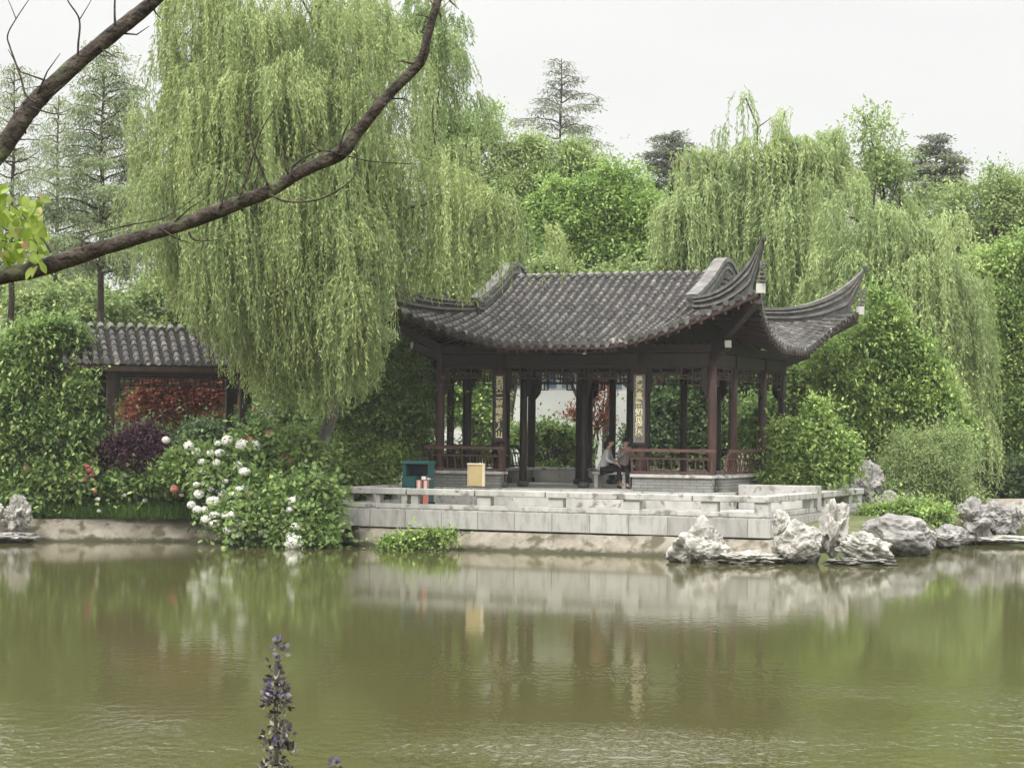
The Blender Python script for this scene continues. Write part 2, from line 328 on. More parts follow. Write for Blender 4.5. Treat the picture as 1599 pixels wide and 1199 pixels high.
def sprays(cl, n, per, slen, L, W, spread=.7, flat=.6, droop=.2, shell=(.6, 1.05), jit=.2, zmin=None):
    """leafy twigs through the clumps -> P, D, N, tint"""
    cl = np.array(cl); w = (cl[:, 3] * cl[:, 5]); w = w / w.sum()
    idx = rng.choice(len(cl), n, p=w); c = cl[idx]
    d = rng.normal(size=(n, 3)); d[:, 2] += .25; d = unit(d)
    r = rng.uniform(shell[0], shell[1], size=(n, 1))
    base = c[:, :3] + d * c[:, 3:6] * r
    ax = unit(d + rng.normal(size=(n, 3)) * .6 + np.array([0, 0, -droop]))
    t = np.linspace(0.05, 1, per)[None, :, None]
    ls = rng.uniform(.6, 1.3, size=(n, 1, 1)) * np.where(rng.uniform(size=(n, 1, 1)) < .18, 2.5, 1)
    P = base[:, None, :] + ax[:, None, :] * t * slen * ls + np.array([0, 0, -1]) * (t ** 2) * droop * slen
    P = P + rng.normal(size=P.shape) * slen * .10
    D = ax[:, None, :] * .6 + rng.normal(size=P.shape) * spread
    D[..., 2] -= droop * .8
    N = rng.normal(size=P.shape) * (1 - flat); N[..., 2] += flat
    tint = (.48 + c[:, 6])[:, None] + rng.normal(size=(n, per)) * jit
    P = P.reshape(-1, 3); D = D.reshape(-1, 3); N = N.reshape(-1, 3); tint = tint.ravel()
    if zmin is not None:
        k = P[:, 2] > zmin; P, D, N, tint = P[k], D[k], N[k], tint[k]
    m = len(P); s = rng.uniform(.7, 1.25, m)
    return P, D, N, L * s, W * s, tint
def bend(p0, p1, n=6, sag=0, wob=.06):
    p0, p1 = Vector(p0), Vector(p1); ln = (p1 - p0).length; out = []
    for i in range(n + 1):
        t = i / n; p = p0.lerp(p1, t); p.z += sag * math.sin(math.pi * t)
        if 0 < i < n: p += Vector((random.uniform(-1, 1), random.uniform(-1, 1), random.uniform(-1, 1))) * wob * ln
        out.append(p)
    return out
GZ = .8
def make_trunk(root, base, top, r, targets, bark='bark', r2=None, wob=.025, limbs=12):
    top = Vector(base).lerp(Vector(top), .8)
    mb = MB(); path = bend(base, top, 8, 0, wob)
    n = len(path); rad = [r * (1.25 if i == 0 else 1) * (1 - .65 * i / (n - 1)) for i in range(n)]
    mb.tube(path, rad, 9, jit=.08)
    for tg in random.sample(list(targets), min(limbs, len(targets))):
        tg = Vector(tg[:3]); k = random.randint(int(n * .35), n - 1); s = path[k]
        if tg.z < s.z - .3:
            k = max(1, int(n * .35)); s = path[k]
        lim = bend(s, tg, 5, .1 * (tg - s).length, .05)
        mb.tube(lim, [rad[k] * .5 * (1 - .75 * i / 5) + .012 for i in range(6)], 6)
        for q in range(2):
            a = lim[random.randint(2, 4)]
            b = a + Vector((random.uniform(-1, 1), random.uniform(-1, 1), random.uniform(-.2, 1))) * min(.8, (tg - s).length * .2)
            mb.tube(bend(a, b, 3, 0, .06), [.025, .02, .014, .008], 5)
    mb.build('trunk', M[bark], root, smooth=True)
def broad_tree(name, label, cat, lobes, Y, leafk, n, per=9, L=.13, W=.075, slen=.45, nsub=60, base=None, r=.14, group=None, bark='bark', droop=.2, flat=.6, spread=.7, shell=(.55, 1.05), limbs=14, trunk=True, jit=.16, partname='crown', zmin=None, rs=(.18, .38), ground=GZ):
    W_ = fractal(lobes_world(lobes, Y)); cl = subclumps(W_, nsub, rs)
    cx = sum(l[0] for l in W_) / len(W_)
    bp = Vector((at(base, 700, Y).x if base else cx, Y, ground))
    root = empty(name, bp); tag(root, label, cat, group)
    P, D, N, L_, W2, t = sprays(cl, n, per, slen, L, W, spread, flat, droop, shell, jit, zmin)
    leaves(partname, P, D, N, L_, W2, t, M['L_' + leafk], root)
    if trunk:
        zt = max(l[2] for l in W_)
        make_trunk(root, bp, Vector((bp.x * .4 + cx * .6, Y, zt)), r, cl, bark, limbs=limbs)
    root['_f'] = 0; del root['_f']
    broad_tree.P = P
    return root, cl
def willow(name, label, lobes, Y, n, zbot, per=52, L=.12, W=.028, leafk='willow', base=None, r=.22, nsub=90, maxlen=3.2, group=None, bark='bark', minlen=.8, jit=.10, limbs=26):
    W_ = lobes_world(lobes, Y); cl = subclumps(W_, nsub, (.2, .4))
    bp = Vector((at(base, 700, Y).x, Y, GZ)); root = empty(name, bp); tag(root, label, 'willow tree', group)
    ng = n // 9; gi = rng.integers(0, ng, n)
    c = np.array(cl); w = c[:, 3] * c[:, 5]; idx = rng.choice(len(c), ng, p=w / w.sum()); c = c[idx]
    d = rng.normal(size=(ng, 3)); d[:, 2] = np.abs(d[:, 2]) * .9; d = unit(d)
    S = c[:, :3] + d * c[:, 3:6] * rng.uniform(.4, 1.1, (ng, 1)); gl = rng.uniform(minlen, maxlen, ng); gt = rng.normal(size=ng) * .11
    c, d, S, gl, gt = c[gi], d[gi], S[gi], gl[gi], gt[gi]
    S = S + rng.normal(size=(n, 3)) * np.array([.13, .13, .10]); d = unit(d + rng.normal(size=(n, 3)) * .12)
    # lowest point the strand may reach
    pxs = 799.5 + F * S[:, 0] / S[:, 1]
    zl = np.interp(pxs, [z[0] for z in zbot], [z[1] for z in zbot])       # photo rows
    zlow = EYE - (zl - 670) * S[:, 1] / F + rng.uniform(-.1, .9, n) ** 2
    ln = np.minimum(gl * rng.uniform(.6, 1.1, n), np.maximum(S[:, 2] - zlow, .25))
    out = unit(np.stack([d[:, 0], d[:, 1], np.zeros(n)], 1) + rng.normal(size=(n, 3)) * np.array([.15, .15, 0]))
    t = np.linspace(0, 1, per)[None, :]
    s = t * ln[:, None]; of = .38 * (1 - np.exp(-s * 2.2)) * rng.uniform(.3, 1.3, (n, 1))
    rise = .16 * np.sin(np.clip(s * 2.5, 0, math.pi)) * rng.uniform(0, 1, (n, 1))
    sway = rng.normal(size=(n, 1)) * .05 + .04
    P = S[:, None, :] + out[:, None, :] * of[..., None]
    P[..., 2] += rise - s
    P[..., 0] += sway * s + .03 * np.sin(s * 5 + rng.uniform(0, 6, (n, 1))); P[..., 1] += rng.normal(size=(n, 1)) * .06 * s
    P0 = P.copy(); P = P + rng.normal(size=P.shape) * .02
    keep = rng.uniform(size=(n, per)) < np.minimum(1, (ln[:, None] * 26 + 6) / per)
    D = rng.normal(size=P.shape) * .42; D[..., 2] -= .95; D += out[:, None, :] * (.8 * np.exp(-s * 2.0))[..., None]
    N = rng.normal(size=P.shape)
    tint = (.50 + c[:, 6] * .8 + gt)[:, None] + rng.normal(size=(n, 1)) * .06 + rng.normal(size=(n, per)) * jit
    P, D, N, tint = P[keep], D[keep], N[keep], tint[keep]; m_ = len(P); sc = rng.uniform(.65, 1.3, m_)
    k5 = slice(None, None, 4); Q = P0[:, k5]; A = Q[:, :-1].reshape(-1, 3); B = Q[:, 1:].reshape(-1, 3); m2 = len(A)
    P = np.concatenate([P, A]); D = np.concatenate([D, B - A]); N = np.concatenate([N, np.tile([.2, -1, .1], (m2, 1))])
    LL = np.concatenate([L * sc, np.linalg.norm(B - A, axis=1) * 1.25]); WW = np.concatenate([W * sc, np.full(m2, W * .5)]); tint = np.concatenate([tint, rng.uniform(.1, .5, m2)])
    leaves('crown', P, D, N, LL, WW, tint, M['L_' + leafk], root)
    zt = max(l[2] for l in W_)
    make_trunk(root, bp, Vector((sum(l[0] for l in W_) / len(W_), Y, zt)), r, [q for q in cl if q[2] > zt - 7] or cl, bark, limbs=limbs)
    return root
def conifer(name, label, px, ytop, ybase, Y, half, leafk='conifer', nbr=42, L=.22, W=.05, group=None, dens=26, sparse=1.0, lean=0, drop=.5, cat='conifer tree', y_first=None, irregular=.6, rt=.16):
    """half: crown half width in photo px at its base"""
    top = at(px, ytop, Y); k = mpp(Y); base = Vector((top.x - lean, Y, GZ)); root = empty(name, base); tag(root, label, cat, group)
    zf = at(px, y_first or ybase, Y).z; H = top.z - zf; mb = MB()
    pa = bend(base, top, 9, 0, .004); mb.tube(pa, [rt * (1 - .9 * i / 9) for i in range(10)], 8)
    Ps, Ds, Ns, Ts = [], [], [], []
    for i in range(nbr):
        t = (i + random.random()) / nbr; z = zf + H * t
        ln = half * k * (1 - t) ** .6 * (1.15 if i % 3 else .6) * random.uniform(1 - irregular, 1.05) + .25
        upf = random.uniform(.5, 1.5); a = i * 2.4 + random.uniform(-.6, .6); o = Vector((math.cos(a), math.sin(a), 0))
        x0 = base.lerp(top, (z - GZ) / (top.z - GZ)); s = Vector((x0.x, x0.y, z)); pts = []
        for q in range(7):
            u = q / 6; pts.append(s + o * ln * u + Vector((0, 0, (.34 * math.sin(u * 1.7) - .22 * u * u) * ln * upf + random.uniform(-.05, .05))))
        mb.tube(pts, [.035 * (1 - .8 * q / 6) * (1 - .5 * t) + .006 for q in range(7)], 5)
        tc_ = random.uniform(-.2, .2); ncl = max(2, int(ln * (3.2 if leafk == 'redwood' else 3.8) * sparse))
        for q in range(ncl):
            u = random.uniform(.3, 1.02) ** .75; j = min(5, int(u * 6)); p = pts[j].lerp(pts[j + 1], min(1, u * 6 - j)); sg = random.uniform(.11, .24) * (1.2 - .4 * t)
            side = Vector((-o.y, o.x, 0)) * random.uniform(-1, 1) * .3 * ln; p = p + side * .5; ct = random.gauss(0, .1)
            for w in range(int(46 * (sg / .17) ** 2 * (1.9 if leafk == 'redwood' else 1.15))):
                g_ = Vector((random.gauss(0, sg), random.gauss(0, sg), -abs(random.gauss(0, sg * (.5 + drop * .7)))))
                Ps.append(p + g_); Ds.append(Vector((g_.x * 2, g_.y * 2, -drop * .5)) + o * random.uniform(-.2, .4) + Vector((random.gauss(0, .2), random.gauss(0, .2), random.gauss(0, .2)))); Ns.append((random.gauss(0, .6), random.gauss(0, .6), 1)); Ts.append(.5 + tc_ + ct + random.gauss(0, .14))
    n = len(Ps); s_ = rng.uniform(.6, 1.2, n) * .85
    leaves('crown', np.array(Ps), np.array(Ds), np.array(Ns), L * s_, W * s_, np.array(Ts), M['L_' + leafk], root)
    mb.build('trunk', M['bark'], root, smooth=True)
    return root
def shrub(name, label, lobes, Y, leafk, n, per=7, L=.13, W=.075, slen=.28, nsub=40, cat='shrub', group=None, **kw):
    return broad_tree(name, label, cat, lobes, Y, leafk, n, per, L, W, slen, nsub, r=.04, group=group, partname='foliage', limbs=16, **kw)

# ------------------------------------------------------------------ the ground, water
PHI = R(23); HW, HD = 3.655, 3.075; PF = 1.37
PC = Vector((4.89 - HW * math.cos(PHI) + HD * math.sin(PHI), 53.1 + HW * math.sin(PHI) + HD * math.cos(PHI), 0))
tfl = lambda x, y: (PC.x + x * math.cos(PHI) + y * math.sin(PHI), PC.y - x * math.sin(PHI) + y * math.cos(PHI))
def dep(px, wy): return EYE * F / (wy - hor(px))
def shorept(px, wy): Y = dep(px, wy); return ((px - 799.5) / F * Y, Y)
shore = [(-60, 44), (-34, 50)] + [shorept(*p) for p in ((-300, 849), (-60, 846), (60, 845), (180, 845), (300, 845), (420, 848), (500, 853))]
shore += [tuple(tfl(-4.9, -6.95)), tuple(tfl(0, -7.05)), tuple(tfl(6.0, -7.0)), (7.2, 48.6), (8.4, 50.4)] + [shorept(*p) for p in ((1465, 858), (1500, 851), (1599, 849), (1750, 848))] + [(34, 55), (60, 44), (66, 24), (48, 9), (20, 5.5), (0, 5.2), (-20, 5.5), (-48, 9), (-66, 24)]
cen = Vector((0, 30, 0)); dense = []
for i in range(len(shore)):
    a, b = Vector((*shore[i], 0)), Vector((*shore[(i + 1) % len(shore)], 0)); k = max(1, int((b - a).length / 1.2))
    for q in range(k): dense.append(a.lerp(b, q / k))
rings = [(-.8, -.9), (.1, -.5), (.75, -.05), (1.05, .42), (2.2, .62), (5, .78), (9, .84), (15, .95), (30, 1.1), (70, 1.3), (200, 1.5), (1500, 2.0)]
V = []; n_ = len(dense)
for off, z in rings:
    for p in dense:
        d = (p - cen).normalized(); q = p + d * off
        V.append((q.x, q.y, z + (noise.noise(q * .4) * .08 if z > .4 else 0)))
Fs = [(r * n_ + i, r * n_ + (i + 1) % n_, (r + 1) * n_ + (i + 1) % n_, (r + 1) * n_ + i) for r in range(len(rings) - 1) for i in range(n_)]
M['ground'] = nmat('ground_soil', (.05, .065, .022), (.16, .14, .08), .7, .95, .5, 9, c3=(.08, .095, .035))
g = arr_mesh('ground', V, Fs, M['ground'], smooth=True); tag(g, kind='structure')
# pond bed
bed = MB(); bed.add([(p.x * 1.02, p.y, -.85) for p in dense] , [tuple(range(n_))]); tag(bed.build('pond_bed', M['ground']), kind='structure')
# water
wm = bpy.data.materials.new('pond_water'); wm.use_nodes = True; n, l = wm.node_tree.nodes, wm.node_tree.links
b = n["Principled BSDF"]; b.inputs["Base Color"].default_value = (.065, .062, .024, 1); b.inputs["Roughness"].default_value = .065
b.inputs["IOR"].default_value = 1.33; b.inputs["Specular IOR Level"].default_value = .5
tcn = n.new("ShaderNodeTexCoord")
def wnoise(scale, st, detail=3):
    mp = n.new("ShaderNodeMapping"); mp.inputs["Scale"].default_value = st; l.new(tcn.outputs["Object"], mp.inputs[0])
    t = n.new("ShaderNodeTexNoise"); t.inputs["Scale"].default_value = scale; t.inputs["Detail"].default_value = detail
    l.new(mp.outputs[0], t.inputs[0]); return t.outputs[0]
big = wnoise(.11, (1, 2.2, 1), 2)
rr = n.new("ShaderNodeMapRange"); l.new(big, rr.inputs[0]); rr.inputs[1].default_value = .42; rr.inputs[2].default_value = .60; rr.inputs[3].default_value = .12; rr.inputs[4].default_value = 1.0
spy = n.new("ShaderNodeSeparateXYZ"); l.new(tcn.outputs["Object"], spy.inputs[0])
ry_ = n.new("ShaderNodeMapRange"); l.new(spy.outputs[1], ry_.inputs[0]); ry_.inputs[1].default_value = 16; ry_.inputs[2].default_value = 27; ry_.inputs[3].default_value = 1.0; ry_.inputs[4].default_value = .035
mu = n.new("ShaderNodeMath"); mu.operation = 'MULTIPLY'; l.new(rr.outputs[0], mu.inputs[0]); l.new(ry_.outputs[0], mu.inputs[1])
w1 = wnoise(8.5, (1, .45, 1), 3); w2 = wnoise(1.3, (1, 1.8, 1), 2)
ad = n.new("ShaderNodeMath"); ad.operation = 'MULTIPLY_ADD'; l.new(w2, ad.inputs[0]); ad.inputs[1].default_value = .45; l.new(w1, ad.inputs[2])
b1 = n.new("ShaderNodeBump"); b1.inputs["Distance"].default_value = .05; l.new(mu.outputs[0], b1.inputs["Strength"]); l.new(ad.outputs[0], b1.inputs["Height"])
l.new(b1.outputs[0], b.inputs["Normal"])
wv = MB(); wv.add([(p.x, p.y, 0) for p in [q + (q - cen).normalized() * .6 for q in dense]], [tuple(range(n_))])
tag(wv.build('water', wm), kind='structure')

# ------------------------------------------------------------------ pavilion frame
def lx(px, y):
    k = (px - 799.5) / F; c, s = math.cos(PHI), math.sin(PHI)
    return (k * (PC.y + y * c) - PC.x - y * s) / (c + k * s)
def ly(px, x):
    k = (px - 799.5) / F; c, s = math.cos(PHI), math.sin(PHI)
    return (PC.x + x * c - k * (PC.y - x * s)) / (k * c - s)
pav = empty('garden_pavilion', (PC.x, PC.y, PF), -PHI)
tag(pav, 'open wooden pavilion with grey tiled roof and tall upturned corners on the stone terrace', 'pavilion')
EW, ED, GX, ZE, SD = 4.85, 4.27, 2.95, 3.58, 1.9
HY = ED - SD
def f_(d): return .36 * d + .028 * d * d
def rz_(x, y):
    ax, ay = abs(x), abs(y)
    if ax > GX + 1e-6: d = min(ED - ay, EW - ax); z = f_(max(d, 0))
    else:
        z = f_(ED - max(ay, .35))
        if ay < .35: z += .58 * (.35 ** 2 - ay * ay) / .7
    cx = min(1, max(0, (ax - 1.2) / (EW - 1.2))); cy = min(1, max(0, (ay - .9) / (ED - .9)))
    return ZE + z + 1.22 * (cx * cy) ** 1.5
def RP(x, y, h=0):
    cx = min(1, max(0, (abs(x) - 1.2) / (EW - 1.2))); cy = min(1, max(0, (abs(y) - .9) / (ED - .9)))
    p = .5 * (cx * cy) ** 3
    return Vector((x + math.copysign(p, x), y + math.copysign(p, y), rz_(x, y) + h))
# roof surfaces
def roof_surface(h):
    mb = MB()
    for sg in (-1, 1):
        rows = []
        ds = [0, .25, .5, .75, 1.0, 1.3, 1.6, 1.9, 1.901, 2.3, 2.8, 3.3, 3.7, 3.92, 4.05, 4.17, 4.27]
        for d in ds:
            xm = EW - d if d <= 1.9 else GX
            rows.append([RP(xm * s / 24, sg * (ED - d), h) for s in range(-24, 25)])
        mb.grid(rows)
        rows = []
        for d in (0, .25, .5, .75, 1.0, 1.3, 1.6, 1.9):
            ym = ED - d
            rows.append([RP(sg * (EW - d), ym * s / 20, h) for s in range(-20, 21)])
        mb.grid(rows)
    return mb
roof = roof_surface(0).build('roof', M['pan'], pav, local=True, smooth=True)
roof_surface(-.13).build('soffit', M['wood'], roof, local=True, smooth=True)
def tile_row(mb, pts, lat, r=.063, seg=5, bury=.012):
    """half-round cover tiles, each tile flaring at its lower end. pts run from the eave upwards"""
    V = []; n = len(pts)
    for i, p in enumerate(pts):
        t = (pts[min(i + 1, n - 1)] - pts[max(i - 1, 0)]).normalized(); la = (lat - t * lat.dot(t)).normalized(); nn = la.cross(t)
        if nn.z < 0: nn = -nn
        rr = r * (1.12 if i % 2 == 0 else .86) * (1 + random.uniform(-.04, .04))
        for k in range(seg):
            a = math.pi * k / (seg - 1); V.append(p + la * math.cos(a) * rr + nn * (math.sin(a) * rr * 1.25 - bury))
    Fs = [(i * seg + k, i * seg + k + 1, (i + 1) * seg + k + 1, (i + 1) * seg + k) for i in range(n - 1) for k in range(seg - 1)]
    Fs += [tuple(range(seg))]
    mb.add(V, Fs)
tiles = MB(); ends = MB(); drips = MB(); caps = MB()
PIT = .246
def disc(mb, c, nrm, r, th=.03, n=10):
    c, nrm = Vector(c), Vector(nrm).normalized(); a = nrm.orthogonal().normalized(); b_ = nrm.cross(a)
    mb.add([c + (a * math.cos(6.2832 * k / n) + b_ * math.sin(6.2832 * k / n)) * r + nrm * z for z in (0, th) for k in range(n)],
           [tuple(range(n))[::-1], tuple(range(n, 2 * n))] + [(k, (k + 1) % n, n + (k + 1) % n, n + k) for k in range(n)])
def steps(dmax, tl=.2):
    out = []; d = 0
    while d < dmax - .02:
        out += [d, min(d + tl * .98, dmax)]; d += tl
    return out
for sg in (-1, 1):
    k = int(EW / PIT)
    for i in range(-k, k + 1):
        x = i * PIT; dm = ED if abs(x) < GX - .05 else EW - abs(x) - .05
        if dm < .1: continue
        jx = random.uniform(-.012, .012)
        pts = [RP(x + jx, sg * (ED - d), .02) for d in steps(dm)]
        tile_row(tiles, pts, Vector((1, 0, 0)))
        p = pts[0]; disc(ends, p + Vector((0, sg * .012, .02)), (0, sg, -.15), .072)
        if sg == -1 and dm == ED:
            tile_row(caps, [RP(x, y, .05) for y in (-.28, -.15, .0, .15, .28)], Vector((1, 0, 0)), .082)
    for i in range(-k - 1, k + 1):
        x = (i + .5) * PIT
        if abs(x) > EW: continue
        p = RP(x, sg * ED, .01); q = Vector((0, sg * .02, 0))
        drips.prism([p + Vector((-.085, 0, .01)) + q, p + Vector((.085, 0, .01)) + q, p + Vector((.06, 0, -.08)) + q, p + Vector((0, 0, -.125)) + q, p + Vector((-.06, 0, -.08)) + q], (0, sg * .015, 0))
    k = int(ED / PIT)
    for i in range(-k, k + 1):
        y = i * PIT; dm = SD if abs(y) < HY else ED - abs(y) - .05
        if dm < .1: continue
        pts = [RP(sg * (EW - d), y, .02) for d in steps(dm)]
        tile_row(tiles, pts, Vector((0, 1, 0)))
        disc(ends, pts[0] + Vector((sg * .012, 0, .02)), (sg, 0, -.15), .072)
    for i in range(-k - 1, k + 1):
        y = (i + .5) * PIT
        if abs(y) > ED: continue
        p = RP(sg * EW, y, .01) + Vector((sg * .02, 0, 0))
        drips.prism([p + Vector((0, -.085, .01)), p + Vector((0, .085, .01)), p + Vector((0, .06, -.08)), p + Vector((0, 0, -.125)), p + Vector((0, -.06, -.08))], (sg * .015, 0, 0))
tiles.build('cover_tiles', M['tile'], roof, local=True)
ends.build('tile_ends', M['tile_end'], roof, local=True); drips.build('drip_tiles', M['tile'], roof, local=True)
caps.build('ridge_tiles', M['ridge'], roof, local=True)
# eave boards
eb = MB()
def perim(n=22):
    P = [(-EW + 2 * EW * i / n, -ED) for i in range(n)] + [(EW, -ED + 2 * ED * i / n) for i in range(n)]
    return P + [(-x, -y) for x, y in P]
pp = [RP(x * .996, y * .996) for x, y in perim()]
for i in range(len(pp)):
    a, b_ = pp[i], pp[(i + 1) % len(pp)]
    eb.span(a + Vector((0, 0, -.085)), b_ + Vector((0, 0, -.085)), .035, .12)
eb.build('eave_board', M['redwood'], pav, local=True)
rf = MB()
for sg in (-1, 1):
    for i in range(-18, 19):
        x = i * .26
        if abs(x) > EW - .1: continue
        dm = min(1.25, EW - abs(x))
        rf.span(RP(x, sg * (ED - .02), -.19), RP(x, sg * (ED - dm), -.19), .06, .07)
    for i in range(-15, 16):
        y = i * .26; dm = min(1.25, ED - abs(y))
        if dm < .1: continue
        rf.span(RP(sg * (EW - .02), y, -.19), RP(sg * (EW - dm), y, -.19), .06, .07)
rf.build('rafters', M['redwood'], pav, local=True)
# gable walls, gable ridges
for sg in (-1, 1):
    gw = MB(); ys = [HY * i / 12 for i in range(-12, 13)]
    top = [Vector((sg * (GX - .08), y, rz_(sg * GX, y) - .02)) for y in ys]; z0 = rz_(sg * (GX + .01), 0) - .05
    gw.prism([Vector((sg * (GX - .08), -HY, z0))] + top + [Vector((sg * (GX - .08), HY, z0))], (sg * -.06, 0, 0))
    gw.build('gable_board', M['redwood'], roof, local=True)
    def gcurve(h):
        out = []
        for i in range(-26, 27):
            y = (HY + .12) * i / 26; yy = min(HY, abs(y)) * (1 if y > 0 else -1)
            z = rz_(sg * GX, y); dz = (rz_(sg * GX, y + .03) - rz_(sg * GX, y - .03)) / .06
            nn = Vector((0, -dz, 1)).normalized(); out.append(Vector((sg * (GX + .0), y, z)) + nn * h)
        return out
    for (h0, h1, w, mk) in ((-.04, .15, .20, 'ridge_dark'), (.15, .21, .26, 'ridge'), (.21, .33, .24, 'ridge_dark'), (.33, .44, .31, 'ridge')):
        gr = MB(); A = gcurve(h0); B = gcurve(h1); n3 = len(A)
        Vv = []
        for i in range(n3):
            Vv += [A[i] - Vector((w / 2, 0, 0)), A[i] + Vector((w / 2, 0, 0)), B[i] + Vector((w / 2, 0, 0)), B[i] - Vector((w / 2, 0, 0))]
        gr.add(Vv, [(4 * i + k, 4 * i + (k + 1) % 4, 4 * i + 4 + (k + 1) % 4, 4 * i + 4 + k) for i in range(n3 - 1) for k in range(4)] + [(3, 2, 1, 0), (4 * n3 - 4, 4 * n3 - 3, 4 * n3 - 2, 4 * n3 - 1)])
        gr.build('gable_ridge', M[mk], roof, local=True)
    gt = MB()
    for i in range(-9, 10):
        y = i * .235; p = Vector((sg * (GX + .05), y, rz_(sg * GX, y) - .06))
        gt.tube([p, p + Vector((sg * .2, 0, -.05))], [.07, .078], 8)
    gt.build('gable_tiles', M['ridge_dark'], roof, local=True)
# hip ridges with horns
for sxn in (-1, 1):
    for syn in (-1, 1):
        Q = 30; path = []
        for i in range(Q + 1):
            q = i / Q; x = GX - .12 + q * (EW + .5 - GX + .22); y = HY - .12 + q * (ED + .5 - HY + .22)
            # roof height under the ridge
            qq = min(1, q * 1.08); zr = rz_(min(EW, GX + qq * (EW - GX)), min(ED, HY + qq * (ED - HY)))
            ztop = 4.80 + 1.20 * q ** 3.0
            zbot = zr - .04
            if q > .86: zbot = max(zbot, zbot + (ztop - .1 - zbot) * ((q - .86) / .14) ** .8)
            path.append((Vector((sxn * x, syn * y, zbot)), Vector((sxn * x, syn * y, ztop)), q))
        for (a, b2, w, mk) in ((0, .36, .17, 'ridge_dark'), (.36, .48, .26, 'ridge'), (.48, .66, .18, 'ridge_dark'), (.66, .76, .28, 'ridge'), (.76, .86, .20, 'ridge_dark'), (.86, 1, .30, 'ridge')):
            rb = MB(); bot = [p.lerp(t, a) for p, t, q in path]; top = [p.lerp(t, b2) for p, t, q in path]
            rb.ribbon(bot, top, [w * (1 - .72 * max(0, (q - .35) / .65) ** 1.3) for _, _, q in path])
            rb.build('hip_ridge', M[mk], roof, local=True)
        tip = path[-1][1]; k = MB(); k.lathe((tip.x, tip.y, tip.z - .1), [(.03, 0), (.055, .03), (.06, .1), (.045, .15)], 8); k.build('horn_tip', M['ridge_dark'], roof, local=True)
        # stepped blocks under the horn and pale block at the eave corner
        st = MB(); d = Vector((sxn, syn, 0)).normalized()
        c = RP(sxn * EW, syn * ED, 0)
        for j in range(5):
            st.box(c + d * (.03 + .035 * j) + Vector((0, 0, .2 + j * .10)), (.16 - .015 * j, .16 - .015 * j, .045), R(45))
        st.box(c + d * .03 + Vector((0, 0, .38)), (.05, .05, .6), R(45))
        st.build('horn_blocks', M['ridge'], roof, local=True)
        cb = MB(); cb.box(c + d * .02 + Vector((0, 0, .03)), (.16, .16, .22), R(45)); cb.build('corner_block', M['plaster'], roof, local=True)
        # corner beam
        bm_ = MB(); bm_.span(Vector((sxn * (HW - .2), syn * (HD - .2), 3.36)), c - d * .12 + Vector((0, 0, -.22)), .17, .22)
        bm_.span(Vector((sxn * HW, syn * HD, 3.30)), Vector((sxn * (HW + .55), syn * (HD + .55), 3.58)), .2, .2)
        bm_.build('corner_beam', M['wood'], pav, local=True)
        be = MB(); q_ = Vector((sxn * (HW + .56), syn * (HD + .56), 3.585)); be.box(q_, (.03, .17, .17), math.atan2(syn, sxn)); be.build('beam_end', M['plaster'], pav, local=True)
# columns
BX = [-HW, HW - 5.58, HW - 1.83, HW]; BY = [-HD, -HD + 1.7, -HD + 4.3, HD]
cols_xy = [(x, -HD) for x in BX] + [(x, HD) for x in BX] + [(sx_, y) for sx_ in (-HW, HW) for y in BY[1:3]]
inner = [(lx(818, -1.75), -1.75), (lx(913, -1.75), -1.75), (lx(1010, -1.75), -1.75), (lx(704, -1.3), -1.3), (lx(905, 1.6), 1.6), (lx(984, 1.0), 1.0), (lx(1068, .6), .6), (lx(957, 2.4), 2.4), (lx(775, .4), .4)]
def column(x, y, r, mk='redwood', h=3.4):
    c = MB(); c.lathe((x, y, .12), [(r * 1.05, 0), (r, .1), (r, h * .6), (r * .94, h - .12)], 14)
    o = c.build('column', M[mk], pav, local=True, smooth=True)
    s = MB(); s.lathe((x, y, 0), [(r * 1.4, 0), (r * 1.65, .05), (r * 1.6, .12), (r * 1.15, .15)], 14); s.build('stone_base', M['ridge_dark'], o, local=True, smooth=True)
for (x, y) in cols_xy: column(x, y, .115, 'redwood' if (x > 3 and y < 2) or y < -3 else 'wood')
for (x, y) in inner: column(x, y, .095, 'wood')
# ring beams
rbm = MB()
for a, b_ in (((-HW, -HD), (HW, -HD)), ((HW, -HD), (HW, HD)), ((HW, HD), (-HW, HD)), ((-HW, HD), (-HW, -HD))):
    rbm.span((a[0], a[1], 3.22), (b_[0], b_[1], 3.22), .16, .30); rbm.span((a[0], a[1], 3.50), (b_[0], b_[1], 3.50), .22, .2)
rbm.build('ring_beam', M['wood'], pav, local=True)
ib = MB(); ib.span((inner[3][0], -1.75, 3.2), (inner[2][0] + .8, -1.75, 3.2), .16, .3)
for x in (BX[1], BX[2]): ib.span((x, -HD, 3.45), (x, HD, 3.45), .16, .26)
ib.span((-2.6, 1.6, 3.3), (2.8, 1.6, 3.3), .16, .3)
ib.build('tie_beam', M['wood'], pav, local=True)
